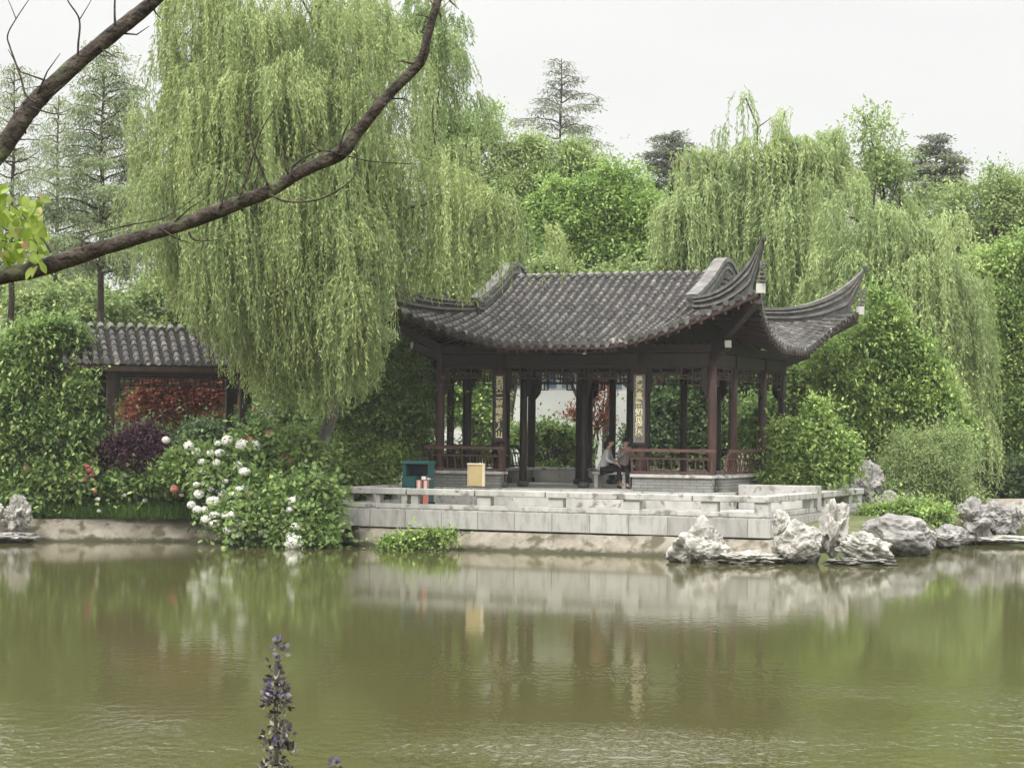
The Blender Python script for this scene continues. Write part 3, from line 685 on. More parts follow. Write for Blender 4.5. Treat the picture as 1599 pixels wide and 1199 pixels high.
# hanging lattice panels and column brackets
def panel(mb, p0, p1, z1, h, th=.035, bar=.03):
    p0, p1 = Vector((*p0, 0)), Vector((*p1, 0)); ln = (p1 - p0).length; t = (p1 - p0) / ln
    def hb(a, b2, z): mb.span(p0 + t * a + Vector((0, 0, z)), p0 + t * b2 + Vector((0, 0, z)), th, bar)
    def vb(a, za, zb): mb.span(p0 + t * a + Vector((0, 0, za)), p0 + t * a + Vector((0, 0, zb)), bar, th, up=t)
    hb(0, ln, z1); n = max(3, int(round(ln / .36))); w = ln / n
    zs = [z1, z1 - h * .3, z1 - h * .62, z1 - h]
    for i in range(n + 1):
        edge = i in (0, 1, n - 1, n)
        vb(i * w, z1, zs[3] if edge else zs[2])
    for i in range(n):
        a, b2 = i * w, (i + 1) * w; last = i in (0, n - 1)
        hb(a, b2, zs[3] if last else zs[2])
        if i % 2: hb(a, b2, zs[1]); vb(a + w / 2, zs[1], zs[2])
        else:
            hb(a + w * .3, b2 + w * .3 if i < n - 1 else b2, (zs[1] + zs[2]) / 2); vb(a + w * .3, z1, (zs[1] + zs[2]) / 2); vb(a + w * .7, (zs[1] + zs[2]) / 2, zs[3] if last else zs[2])
        if last: hb(a, b2, zs[2])
segs = []
for i in range(3):
    segs += [((BX[i] + .12, -HD), (BX[i + 1] - .12, -HD), (0, -1)), ((BX[i] + .12, HD), (BX[i + 1] - .12, HD), (0, 1)),
             ((HW, BY[i] + .12), (HW, BY[i + 1] - .12), (1, 0)), ((-HW, BY[i] + .12), (-HW, BY[i + 1] - .12), (-1, 0))]
for a, b_, nrm in segs:
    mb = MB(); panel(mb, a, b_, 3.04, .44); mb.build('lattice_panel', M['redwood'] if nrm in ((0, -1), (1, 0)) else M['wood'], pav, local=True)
    A, B = Vector((*a, 0)), Vector((*b_, 0)); t = (B - A).normalized(); nr = Vector((*nrm, 0)) * .05
    for (p, s) in ((A, 1), (B, -1)):
        q = p - nr / 2; br = MB()
        br.prism([q + Vector((0, 0, 3.05)), q + t * s * .15 + Vector((0, 0, 3.05)), q + t * s * .15 + Vector((0, 0, 2.52)), q + t * s * .10 + Vector((0, 0, 2.44)), q + Vector((0, 0, 2.32))], nr); br.build('bracket', M['wood'], pav, local=True)
for i in range(2):
    mb = MB(); panel(mb, (inner[i][0] + .12, -1.75), (inner[i + 1][0] - .12, -1.75), 3.0, .5); mb.build('lattice_panel', M['wood'], pav, local=True)
    for (xx, s) in ((inner[i][0], 1), (inner[i + 1][0], -1)):
        br = MB(); br.prism([(xx, -1.78, 3.05), (xx + s * .22, -1.78, 3.05), (xx + s * .2, -1.78, 2.55), (xx + s * .12, -1.78, 2.35), (xx, -1.78, 2.2)], (0, .06, 0)); br.build('bracket', M['wood'], pav, local=True)
# floor and plinth
pl = MB(); pl.box((0, 0, -.23), (2 * HW + .9, 2 * HD + .9, .45)); pl.box((0, -HD - .72, -.33), (4.2, .5, .25))
pl.build('plinth', M['stonecap'], pav, local=True)
# benches: brick base, cap, leaning railing
def bench(a, b_, nrm, rail=True, base='brick', back='bench'):
    A, B, nr = Vector((*a, 0)), Vector((*b_, 0)), Vector((*nrm, 0)); t = (B - A).normalized(); ln = (B - A).length
    mb = MB(); mb.span(A + Vector((0, 0, .17)), B + Vector((0, 0, .17)), .40, .336); o = mb.build('bench_base', M[base], pav, local=True)
    c = MB(); c.span(A - t * .04 + nr * .02 + Vector((0, 0, .375)), B + t * .04 + nr * .02 + Vector((0, 0, .375)), .48, .07); c.build('bench_seat', M['stonecap'], pav, local=True)
    if rail:
        r = MB()
        def off(z): u = (z - .42) / .58; return nr * (.16 + .22 * u * u + .03 * math.sin(u * 6)) + Vector((0, 0, z))
        for z, h in ((.46, .05), (.80, .045), (1.0, .075)):
            e_ = .04 if z < .9 else .16
            r.span(A - t * e_ + off(z), B + t * e_ + off(z), .055, h)
        n = max(3, int(ln / .20))
        for i in range(n + 1):
            s = A + t * ln * i / n; big_ = i in (0, n); zs = [.43, .52, .62, .72, .82] if not big_ else [.41, .55, .7, .85, .99]
            r.tube([s + off(z) for z in zs], .033 if big_ else .018, 6)
            if i % 3 == 1: r.tube([s + off(z) for z in (.8, .9, 1.0)], .016, 6)
        r.build('bench_railing', M[back], pav, local=True)
bench((BX[0] - .05, -HD - .1), (BX[1] + .1, -HD - .1), (0, -1))
bench((BX[2] - .12, -HD - .1), (BX[3] + .1, -HD - .1), (0, -1))
bench((HW + .1, -HD + .12), (HW + .1, HD), (1, 0)); bench((-HW - .1, -HD + .12), (-HW - .1, HD), (-1, 0), back='wood')
bench((-HW, HD + .1), (HW, HD + .1), (0, 1), rail=False, base='plaster')
# ------------------------------------------------------------------ couplet boards
def board(name, label, x, txt, mk):
    root = empty(name, (PC.x, PC.y, PF), -PHI); tag(root, label, 'couplet board', 'carved couplet boards')
    y = -HD - .155; z0, z1 = 1.18, 2.86
    b1_ = MB(); b1_.box((x, y, (z0 + z1) / 2), (.29, .04, z1 - z0)); b1_.build('board', M[mk], root, local=True)
    fr = MB(); fr.box((x, y, z0 - .02), (.32, .06, .05)); fr.box((x, y, z1 + .02), (.32, .06, .05)); fr.build('frame', M['wood'], root, local=True)
    dp = (z1 - z0 - .1) / len(txt)
    for i, ch in enumerate(txt):
        cu = bpy.data.curves.new('t', 'FONT'); cu.body = ch; cu.size = .20; cu.align_x = 'CENTER'; cu.align_y = 'CENTER'; cu.extrude = .006; cu.offset = .006
        to = bpy.data.objects.new('t', cu); col.objects.link(to)
        bpy.context.view_layer.update()
        me = bpy.data.meshes.new_from_object(to.evaluated_get(bpy.context.evaluated_depsgraph_get()))
        bpy.data.objects.remove(to); me.materials.clear(); me.materials.append(M['gold'])
        o = bpy.data.objects.new('gold_character', me); col.objects.link(o); o.parent = root
        o.rotation_euler = (R(90), 0, 0); o.location = (x, y - .024, z1 - .05 - dp * (i + .5))
board('couplet_board', 'black couplet board with bright gold characters on the pavilion column left of the opening', BX[1], "西湖二窗晴移人山", 'board')
board('couplet_board', 'grey couplet board with faded gold characters on the column beside the seated people', BX[2], "是溪真客知见满堂", 'board_grey')

# ------------------------------------------------------------------ terrace and balustrade (same axes as the pavilion)
TX0, TX1, TY0, TY1 = -4.76, 6.15, -6.58, 2.2
ter = empty('stone_terrace', (PC.x, PC.y, 0), -PHI); tag(ter, 'pale stone terrace of fitted slabs standing over the pond edge', 'terrace')
t_ = MB(); t_.box(((TX0 + TX1) / 2, (TY0 + TY1) / 2, .67), (TX1 - TX0, TY1 - TY0, .42)); t_.build('slab', M['stone'], ter, local=True)
t_ = MB(); t_.box(((TX0 + TX1) / 2, (TY0 + TY1) / 2, .915), (TX1 - TX0 - .1, TY1 - TY0 - .1, .07)); t_.build('paving', M['floor'], ter, local=True)
t_ = MB(); t_.box(((TX0 + TX1) / 2 + .1, (TY0 + TY1) / 2 + .3, .1), (TX1 - TX0 - .5, TY1 - TY0 - .1, .7)); t_.build('footing', M['revet'], ter, local=True)
bal = empty('stone_balustrade', (PC.x, PC.y, 0), -PHI); tag(bal, 'low weathered stone balustrade with square openings round the terrace edge', 'balustrade')
def bev(o, w=.012):
    m_ = o.modifiers.new('bevel', 'BEVEL'); m_.width = w; m_.segments = 2; return o
bw = .27; yf = TY0 + bw / 2 + .03; xr = TX1 - bw / 2 - .03; xl = TX0 + bw / 2 + .03
for a, b_ in (((TX0 + .03, yf), (TX1 - .03, yf)), ((xr, TY0 + bw + .03), (xr, TY1)), ((xl, TY0 + bw + .03), (xl, -2.2))):
    s = MB(); s.span((*a, .975), (*b_, .975), bw, .11); bev(s.build('base_course', M['stonecap'], bal, local=True))
    n = max(1, int((Vector(b_) - Vector(a)).length / 1.7)); A, B = Vector((*a, 0)), Vector((*b_, 0))
    for i in range(n):
        p, q = A.lerp(B, i / n + (.0015 if i else 0)), A.lerp(B, (i + 1) / n - (.0015 if i < n - 1 else 0))
        s = MB(); dz = random.uniform(-.004, .004); s.span(p + Vector((0, 0, 1.325 + dz)), q + Vector((0, 0, 1.325 + dz)), bw + .04, .15); bev(s.build('top_rail', M['stonecap'], bal, local=True), .018)
for px, w in ((540, .30), (595, .13), (636, .17), (652, .22), (760, .40), (872, .42), (990, .46), (1111, .46), (1206, .38)):
    x = min(max(lx(px, yf), TX0 + .03 + w / 2), TX1 - .03 - w / 2); s = MB(); s.box((x, yf, 1.14), (w * .88, bw - .06, .22)); bev(s.build('post', M['stonecap'], bal, local=True))
for px, w in ((1263.5, .32), (1291, 1.0), (1324, .35), (1349, .45)):
    y = min(ly(px, xr), TY1 - w / 2); s = MB(); s.box((xr, y, 1.14), (bw - .06, w, .22)); bev(s.build('post', M['stonecap'], bal, local=True))
for y in (-5.0, -3.6, -2.4):
    s = MB(); s.box((xl, y, 1.14), (bw - .06, .3, .22)); bev(s.build('post', M['stonecap'], bal, local=True))
# planter wall right of the pavilion
pw = MB(); pw.box((5.15, -2.3, 1.25), (2.0, .35, .6)); pw.box((4.3, .0, 1.2), (.3, 4.2, .5))
tag(bev(pw.build('planter_wall', M['stonecap'])), 'low stone planter wall between the pavilion bench and the terrace corner', 'planter wall')
o = bpy.data.objects['planter_wall']; o.location = (PC.x, PC.y, 0); o.rotation_euler.z = -PHI

# ------------------------------------------------------------------ revetments
def revet(name, label, pts, ztop, out=.55):
    """sloping bank wall; pts = waterline world xy from left to right"""
    mb = MB(); P = []
    for i in range(len(pts) - 1):
        k = max(1, int((Vector(pts[i + 1]) - Vector(pts[i])).length / .25))
        for q in range(k): P.append(Vector(pts[i]).lerp(Vector(pts[i + 1]), q / k))
    P.append(Vector(pts[-1])); rows = []
    for j, (o_, z) in enumerate(((-.14, -.3), (-.02, .0), (.0, .045), (.05, .05), (out * .35, ztop * .4), (out * .75, ztop * .8), (out, ztop), (out + .35, ztop + .01), (out + .4, -.3))):
        row = []
        for i, p in enumerate(P):
            t = (P[min(i + 1, len(P) - 1)] - P[max(i - 1, 0)]).normalized(); nn = Vector((-t.y, t.x))
            w = noise.noise(Vector((p.x * 1.3, p.y * 1.3, j * .7))) * .05
            row.append(Vector((p.x + nn.x * (o_ + w), p.y + nn.y * (o_ + w), z + w * (.6 if z > .1 else 0))))
        rows.append(row)
    mb.grid(rows); o = mb.build(name, M['revet'], smooth=False); tag(o, label, 'bank wall'); return o
revet('bank_wall', 'plain sloping concrete bank wall below the flower bed at left', [shorept(*p) for p in ((-300, 849), (-60, 846), (60, 845), (180, 845), (300, 845), (420, 848), (520, 855))], .52)
revet('bank_wall', 'rough stone footing wall under the front of the terrace', [tfl(-5.3, -5.6), tfl(-4.9, -6.95), tfl(0, -7.05), tfl(6.4, -7.0), tfl(6.75, -6.6), tfl(6.8, -3.5)], .42, .42)

# ------------------------------------------------------------------ rocks
def rock(name, label, px, py, rx, ry, Y, mk='rock_w', amp=.35, freq=1.6, ryd=None, seed=0, holes=0, group=None, tilt=0, sub=5, flatb=True, sharp=.5):
    import bmesh
    bm = bmesh.new(); bmesh.ops.create_icosphere(bm, subdivisions=sub, radius=1)
    k = mpp(Y); c = at(px, py, Y); s = Vector((rx * k, (ryd or (rx + ry) / 2) * k, ry * k)); off = Vector((seed * 7.3, seed * 3.1, seed * 1.7))
    mt = Matrix.Rotation(R(tilt), 3, 'Y')
    for v in bm.verts:
        n_0 = v.co.normalized(); q = n_0 * freq + off
        a = noise.noise(q); b2 = abs(noise.noise(q * 2.1 + off)); c2 = abs(noise.noise(q * 4.7)); h = noise.noise(q * 9.5)
        cell = noise.voronoi(q * 1.3)[0]; cr_ = cell[1] - cell[0]
        d = 1 + amp * (a * .9 - b2 * sharp * 1.0 - c2 * .22 + h * .05) + amp * .45 * (min(cr_, .4) - .2)
        if holes:
            for hv in range(holes):
                hd = Vector((math.sin(hv * 2.3 + seed) * .8, -1, math.cos(hv * 1.9 + seed * 2) * .7)).normalized()
                dd = (n_0 - hd).length
                if dd < .3: d -= .55 * (1 - dd / .3)
        p = mt @ Vector((n_0.x * d * s.x, n_0.y * d * s.y, n_0.z * d * s.z)); v.co = p
    me = bpy.data.meshes.new(name); bm.to_mesh(me); bm.free(); me.materials.append(M[mk])
    o = bpy.data.objects.new(name, me); col.objects.link(o); o.location = c
    tag(o, label, 'rock', group); return o
G1 = 'pale scholar rocks in front of the terrace corner'; G2 = 'grey boulders along the right bank'
rock('scholar_rock', 'white peaked rock in front of the terrace, furthest left of the pale rocks', 1094, 858, 46, 42, 47.6, seed=1, amp=.5, tilt=-6, group=G1)
rock('scholar_rock', 'long low pale rock in the water right of the white peaked rock', 1160, 874, 66, 13, 47.3, seed=2, amp=.6, freq=2.4, group=G1)
rock('scholar_rock', 'broad white rock standing against the terrace corner', 1247, 850, 40, 36, 47.5, seed=3, amp=.35, group=G1)
rock('scholar_rock', 'small white fin of rock on top of the broad white rock', 1221, 818, 15, 22, 47.6, seed=4, amp=.4, group=G1)
rock('scholar_rock', 'tall pitted rock with hollows leaning on the balustrade corner', 1302, 826, 22, 48, 47.9, seed=6, amp=.42, holes=3, freq=1.5, tilt=12, group=G1)
rock('scholar_rock', 'rugged pale rock with deep crevices right of the pitted rock', 1350, 857, 46, 24, 47.4, seed=7, amp=.5, freq=2.0, tilt=12, group=G1, holes=2)
rock('scholar_rock', 'flat pale ledge of rock at the waterline under the pitted rock', 1345, 877, 56, 8, 47.3, seed=8, amp=.5, freq=2.6, group=G1)
rock('boulder', 'large smooth grey boulder to the right of the terrace', 1405, 836, 56, 34, 51.0, 'rock_g', .3, seed=9, group=G2, tilt=8)
rock('boulder', 'upright grey rock standing behind the end of the balustrade', 1350, 760, 26, 38, 57.9, 'rock_g', .5, seed=10, group=G2, freq=2)
rock('boulder', 'low grey boulder sloping into the water under the feathery bush', 1482, 838, 32, 18, 54, 'rock_g', .45, seed=11, group=G2)
rock('boulder', 'blocky grey rock with a dark cleft right of the feathery bush', 1518, 814, 32, 32, 56.5, 'rock_g', .5, seed=12, group=G2, freq=2.2)
rock('boulder', 'pale boulder between the blocky rock and the right edge of the picture', 1562, 812, 34, 28, 57.2, 'rock_g', .5, seed=13, group=G2, freq=2.2)
rock('boulder', 'long flat slab of rock low on the water at far right', 1570, 842, 55, 7, 56.3, 'rock_w', .35, seed=14, group=G2)
rock('boulder', 'pale block of rock cut by the right edge of the picture', 1606, 802, 32, 24, 58.2, 'rock_w', .35, seed=15, group=G2)
rock('boulder', 'small dark perched stone on the right bank', 1534, 786, 7, 9, 59, 'rock_d', .4, seed=16, group=G2, sub=4)
rock('boulder', 'mossy brown boulder under the bush right of the terrace', 1385, 790, 26, 22, 57, 'rock_g', .4, seed=21, group=G2)
G3 = 'rocks on the left bank'
rock('scholar_rock', 'knobbly grey scholar rock standing on the left bank', 30, 802, 19, 30, 52.6, 'rock_w', .5, seed=17, holes=3, freq=2.3, group=G3)
rock('scholar_rock', 'low brown ledge of rock under the left scholar rock', 20, 838, 42, 8, 52.4, 'rock_g', .5, seed=18, group=G3)
rock('scholar_rock', 'pale rock cut by the left edge of the picture', -4, 800, 16, 14, 52.8, 'rock_w', .6, seed=19, group=G3)
rock('garden_rock', 'big dark rockery stone seen through the pavilion opening', 868, 708, 34, 48, 66, 'rock_d', .4, seed=20)
rock('garden_rock', 'smaller dark stone left of the rockery stone behind the pavilion', 832, 722, 22, 22, 65, 'rock_d', .4, seed=22)

# ------------------------------------------------------------------ white building behind
wb = empty('white_building', (at(895, 700, 82).x, 82, GZ)); tag(wb, 'white walled building glimpsed behind the pavilion opening', 'building')
x0, x1 = at(770, 700, 82).x, at(1000, 700, 82).x; zt = at(890, 612, 82).z
m1 = MB(); m1.box(((x0 + x1) / 2, 84, (GZ + zt) / 2), (x1 - x0, 4, zt - GZ)); m1.build('wall', M['white'], wb)
zt2 = at(890, 572, 82).z; m1 = MB(); m1.box(((x0 + x1) / 2, 84, (zt + zt2) / 2), (x1 - x0, 3.8, zt2 - zt)); m1.build('upper_storey', M['white'], wb)
for i in range(9):
    xx = x0 + (x1 - x0) * (i + .5) / 9; w_ = MB(); w_.box((xx, 82.08, (zt + zt2) / 2 - .05), (.42, .08, (zt2 - zt) * .62)); w_.build('window', M['window'], wb)
m1 = MB(); m1.prism([(x0 - .4, 81.6, zt2), (x0 - .4, 84, zt2 + .9), (x0 - .4, 86.4, zt2)], (x1 - x0 + .8, 0, 0)); m1.build('roof', M['tile'], wb)
gw_ = empty('garden_wall', (at(560, 700, 78).x, 78, GZ)); tag(gw_, 'white garden wall glimpsed through trees left of the pavilion', 'wall')
xa, xb = at(410, 700, 78).x, at(770, 700, 78).x; m1 = MB(); m1.box(((xa + xb) / 2, 78, 1.9), (xb - xa, .3, 2.4)); m1.build('wall', M['white'], gw_)
m1 = MB(); m1.prism([(xa, 77.7, 3.1), (xa, 78, 3.35), (xa, 78.3, 3.1)], (xb - xa, 0, 0)); m1.build('coping', M['tile'], gw_)

# ------------------------------------------------------------------ covered corridor at left
CA = Vector((at(92, 600, 55.4).x, 55.4, 0)); CPH = R(18); CL = 10.8
cor = empty('covered_walkway', CA, CPH); tag(cor, 'covered garden walkway with grey tiled roof behind the bushes at left', 'walkway')
RZ, EZ, HWC = 5.32, 4.40, 1.35
def cz(y): return EZ + (RZ - EZ) * (1 - abs(y) / HWC) ** 1.0
c_ = MB(); c_.grid([[Vector((x, y, cz(y) - .03)) for x in (0, CL * .25, CL * .5, CL * .75, CL)] for y in (-HWC, -.7, -.12, 0, .12, .7, HWC)])
c_.grid([[Vector((x, y, cz(y) - .13)) for x in (0, CL)] for y in (-HWC, 0, HWC)])
rfc = c_.build('roof', M['pan'], cor, local=True)
tt = MB(); cc = MB(); ee = MB()
for i in range(int(CL / .256) + 1):
    x = i * .256
    for sg in (-1, 1): tile_row(tt, [Vector((x, sg * (HWC + .04 - d), cz(HWC - d) + (.0 if d else 0))) for d in steps(HWC, .21)], Vector((1, 0, 0)), .078)
    tile_row(cc, [Vector((x, y, RZ + .06 - abs(y) * .5)) for y in (-.18, -.1, 0, .1, .18)], Vector((1, 0, 0)), .088)
    disc(ee, (x, -HWC - .05, EZ + .03), (0, -1, 0), .075)
tt.build('cover_tiles', M['tile'], rfc, local=True); cc.build('ridge_tiles', M['ridge'], rfc, local=True); ee.build('tile_ends', M['tile_end'], rfc, local=True)
bb = MB(); bb.span((0, -HWC + .02, EZ - .13), (CL, -HWC + .02, EZ - .13), .04, .14); bb.build('eave_board', M['redwood'], cor, local=True)
bb = MB()
for y in (-.95, .95): bb.span((.2, y, EZ - .17), (CL, y, EZ - .17), .14, .24)
bb.build('beam', M['wood'], cor, local=True)
def cx_at(px, y):
    k = (px - 799.5) / F; c, s = math.cos(CPH), math.sin(CPH)
    return (k * (CA.y + y * c) - CA.x + y * s) / (c - k * s)
cxs = [cx_at(173, -.95), cx_at(380, -.95)]; stp = cxs[1] - cxs[0]; cxs.append(cxs[1] + stp)
for i, x in enumerate(cxs):
    for y in (-.95, .95):
        c_ = MB(); c_.box((x + (.0 if y < 0 else 0), y, 2.5), (.19, .19, 3.5)); c_.build('column', M['wood'] if i else M['redwood'], cor, local=True)
        c_ = MB(); c_.box((x + .15, y, EZ - .62), (.12, .08, .7)); c_.build('bracket', M['wood'], cor, local=True)
for i in range(len(cxs) - 1):
    for y in (-.95, .95):
        c_ = MB(); panel(c_, (cxs[i] + .22, y), (cxs[i + 1] - .15, y), EZ - .34, .30, bar=.025); c_.build('lattice_panel', M['wood'], cor, local=True)
fl = MB(); fl.box((CL / 2, 0, .95), (CL, 2.3, .3)); fl.build('floor', M['floor'], cor, local=True)

# ------------------------------------------------------------------ bins, sign
def onter(px, y, z=.95):
    x = lx(px, y); a = tfl(x, y); return Vector((a[0], a[1], z))
bp_ = onter(656, -5.35); bn = empty('litter_bin', bp_, -PHI); bn.scale = (.86, .86, .95); tag(bn, 'dark green double litter bin with a hood and salmon panels on the terrace', 'litter bin')
bb = MB(); bb.box((-.23, 0, .42), (.42, .44, .66)); bb.box((.18, .03, .38), (.38, .40, .58)); bev(bb.build('body', M['green_bin'], bn, local=True))
bb = MB(); bb.prism([(-.45, -.24, 1.08), (-.45, -.20, 1.16), (-.45, .24, 1.16), (-.45, .24, 1.08)], (.86, 0, 0)); bb.box((-.38, 0, .92), (.1, .42, .34)); bb.box((-.02, .2, .92), (.78, .03, .34)); bb.box((.36, .04, .92), (.05, .36, .34)); bb.build('hood', M['green_bin'], bn, local=True)
bb = MB(); bb.box((0, .15, .92), (.68, .04, .30)); bb.build('opening', M['bin_dark'], bn, local=True)
for x in (.10, .31):
    bb = MB(); bb.box((x, -.20, .36), (.165, .03, .62)); o = bb.build('front_panel', M['bin_red'], bn, local=True)
    q = MB(); q.box((x, -.22, .55), (.08, .012, .2)); q.build('label_strip', M['label_white'], o, local=True)
bb = MB(); bb.box((-.02, 0, .05), (.86, .42, .1)); bb.build('foot', M['bin_dark'], bn, local=True)
sp_ = onter(745, -6.0); sg_ = empty('notice_board', sp_, -PHI); tag(sg_, 'blank tan notice board on thin metal legs behind the balustrade', 'notice board')
bb = MB(); bb.box((0, 0, .78), (.38, .06, .52)); bev(bb.build('panel', M['tan'], sg_, local=True))
bb = MB()
for a in ((0, 0, 1.055, .43, .10, .035), (.2, 0, .78, .03, .09, .52), (-.2, 0, .78, .012, .08, .52)): bb.box(a[:3], a[3:])
bb.build('frame', M['tan_edge'], sg_, local=True)
for x in (-.12, .12):
    bb = MB(); bb.tube([(x, 0, 0), (x, 0, .52)], .013, 6); bb.build('leg', M['metal'], sg_, local=True)
bb = MB(); bb.tube([(-.12, 0, .3), (.12, 0, .3)], .01, 6); bb.box((0, 0, .02), (.3, .16, .03)); bb.build('foot', M['metal'], sg_, local=True)

# ------------------------------------------------------------------ people
def skin_obj(name, chains, mat, parent, sub=1, root_idx=0):
    """chains: list of [(pos, r), ...]; chains that start at an existing point join there"""
    V, E, Rr = [], [], []
    def idx(p):
        for i, q in enumerate(V):
            if (Vector(q) - Vector(p)).length < 1e-4: return i
        return None
    for ch in chains:
        prev = None
        for (p, r) in ch:
            i = idx(p)
            if i is None: V.append(tuple(p)); Rr.append(r); i = len(V) - 1
            if prev is not None: E.append((prev, i))
            prev = i
    me = bpy.data.meshes.new(name); me.from_pydata(V, E, []); me.materials.append(mat)
    o = bpy.data.objects.new(name, me); col.objects.link(o)
    if parent: o.parent = parent
    sk = o.modifiers.new('skin', 'SKIN'); sk.use_smooth_shade = True
    if not me.skin_vertices: me.skin_vertices.new()
    for i, s in enumerate(me.skin_vertices[0].data): s.radius = (Rr[i], Rr[i]) if not hasattr(Rr[i], '__len__') else Rr[i]; s.use_root = i == root_idx
    ss = o.modifiers.new('sub', 'SUBSURF'); ss.levels = sub; ss.render_levels = sub
    return o
def hand(w, d, up, side):
    """finger chains from the wrist point w along d; side = thumb side"""
    w, d, up, side = Vector(w), Vector(d).normalized(), Vector(up).normalized(), Vector(side).normalized()
    palm = w + d * .075; ch = [[(w, .024), (palm, .03)]]
    for i, l_ in enumerate((.066, .075, .07, .055)):
        o_ = side * (.027 - i * .018); a = palm + o_ + d * .01
        ch.append([(palm, .03), (a, .012), (a + d * l_ * .5, .009), (a + d * l_ * .85 - up * .02, .008), (a + d * l_ - up * .045, .007)])
    b0 = w + d * .025 + side * .03
    ch.append([(w, .024), (b0, .013), (b0 + side * .022 + d * .03, .010), (b0 + side * .025 + d * .06 - up * .01, .008)])
    return ch
def person(label, loc, rz, arms, legs, lean=.1, female=True, top='cardigan', bottom='blackcloth', hairlen=True, hscale=1.0, headturn=0):
    root = empty('person', loc, rz); tag(root, label, 'person')
    # local frame: faces +X, hip at origin height .47
    hip = Vector((0, 0, .50)); ch = Vector((lean * 1.0, 0, .80)); nk = Vector((lean * 1.5, 0, 1.02)); hd = Vector((lean * 1.7 + .03, 0, 1.19))
    sh = [Vector((lean * 1.35, s * .165, .965)) for s in (-1, 1)]
    chains = [[(hip, (.15, .12)), (Vector((lean * .5, 0, .65)), (.12, .105)), (ch, (.135, .11)), (Vector((lean * 1.35, 0, .96)), (.09, .075)), (nk, .048), (hd - Vector((0, 0, .06)), .06)]]
    for i, s in enumerate((-1, 1)):
        el, wr = [Vector(q) for q in arms[i]]
        chains.append([(Vector((lean * 1.35, 0, .96)), (.09, .075)), (sh[i], .052), (el, .040), (wr, .024)])
        kn, an, toe = [Vector(q) for q in legs[i]]; hj = Vector((.02, s * .09, .49))
        chains.append([(hip, (.15, .12)), (hj, .085), (hj.lerp(kn, .5), .075), (kn, .052), (kn.lerp(an, .35), .05), (an, .03), (toe, .026)])
        up = Vector((0, 0, 1)); d = (wr - el).normalized(); chains += hand(wr, d + Vector((.0, 0, -.1)), up, Vector((0, -s, .3)))
    body = skin_obj('body', chains, M['skin'], root)
    # head: shaped ellipsoid with nose, brow, jaw, ears
    import bmesh
    bm = bmesh.new(); bmesh.ops.create_icosphere(bm, subdivisions=4, radius=1)
    for v in bm.verts:
        x, y, z = v.co
        q = Vector((x * .094, y * .074, z * .115))
        if z < -.2: q.x *= 1 - .18 * (-z - .2); q.y *= 1 - .38 * (-z - .2)
        if x > .6:
            q.x -= (x - .6) * .03
            nose = math.exp(-((y / .16) ** 2) - ((z + .12) / .20) ** 2); q.x += .028 * nose
            brow = math.exp(-((z - .22) / .1) ** 2); q.x += .006 * brow
            for s in (-1, 1): q.x -= .010 * math.exp(-(((y - s * .38) / .16) ** 2) - ((z - .05) / .10) ** 2)
            q.x += .007 * math.exp(-((y / .28) ** 2) - ((z + .50) / .06) ** 2)
        for s in (-1, 1):
            if s * y > .85: q.y += s * .018 * math.exp(-((x + .05) / .18) ** 2 - ((z + .02) / .25) ** 2)
        v.co = Matrix.Rotation(headturn, 3, 'Z') @ q + hd
    for v in bm.verts: pass
    me = bpy.data.meshes.new('head'); bm.to_mesh(me); bm.free(); me.materials.append(M['skin']); me.polygons.foreach_set('use_smooth', [True] * len(me.polygons))
    o = bpy.data.objects.new('head', me); col.objects.link(o); o.parent = root
    rt = Matrix.Rotation(headturn, 3, 'Z'); eb = MB()
    for s in (-1, 1): eb.lathe(tuple(hd + rt @ Vector((.083, s * .03, 0)))[:2] + (hd.z - .004,), [(.003, 0), (.010, .004), (.003, .009)], 8)
    eb.build('eyes', M['hair'], o, local=True)
    mo = MB(); mo.span(hd + rt @ Vector((.080, -.022, -.058)), hd + rt @ Vector((.080, .022, -.058)), .012, .010); mo.build('mouth', M['bin_red'], o, local=True)
    # hair
    bm = bmesh.new(); bmesh.ops.create_icosphere(bm, subdivisions=4, radius=1); dl = []
    for v in bm.verts:
        x, y, z = v.co; w = 1.0 + .05 * noise.noise(v.co * 3)
        lim = .12 if x > .35 else (-.05 if x > -.1 else (-.75 if hairlen else -.35))
        if z < lim: dl.append(v)
        v.co = rt @ Vector((x * .108 * w - .008, y * .088 * w, z * .130 * w)) + hd
    bmesh.ops.delete(bm, geom=dl, context='VERTS'); me = bpy.data.meshes.new('hair'); bm.to_mesh(me); bm.free(); me.materials.append(M['hair']); me.polygons.foreach_set('use_smooth', [True] * len(me.polygons))
    hb_ = bpy.data.objects.new('hair', me); col.objects.link(hb_); hb_.parent = root
    m_ = hb_.modifiers.new('th', 'SOLIDIFY'); m_.thickness = .012
    if hairlen:
        pt = MB(); pt.tube([hd + rt @ Vector(q) for q in ((-.09, 0, .0), (-.13, 0, -.05), (-.135, .0, -.14), (-.12, .01, -.24), (-.10, .01, -.30))], [.03, .042, .038, .028, .008], 8); pt.build('ponytail', M['hair'], hb_, local=True, smooth=True)
    # clothing: torso, sleeves
    tc_ = [[(Vector((-.02, 0, .42)), (.20, .175)), (Vector((0, 0, .52)), (.175, .15)), (Vector((lean * .5, 0, .65)), (.142, .128)), (ch, (.155, .13)), (Vector((lean * 1.35, 0, .965)), (.10, .085))]]
    for i in (0, 1):
        el, wr = [Vector(q) for q in arms[i]]
        tc_.append([(Vector((lean * 1.35, 0, .965)), (.10, .085)), (sh[i], .064), (el, .055), (el.lerp(wr, .75), .042)])
    skin_obj('top', tc_, M[top], root)
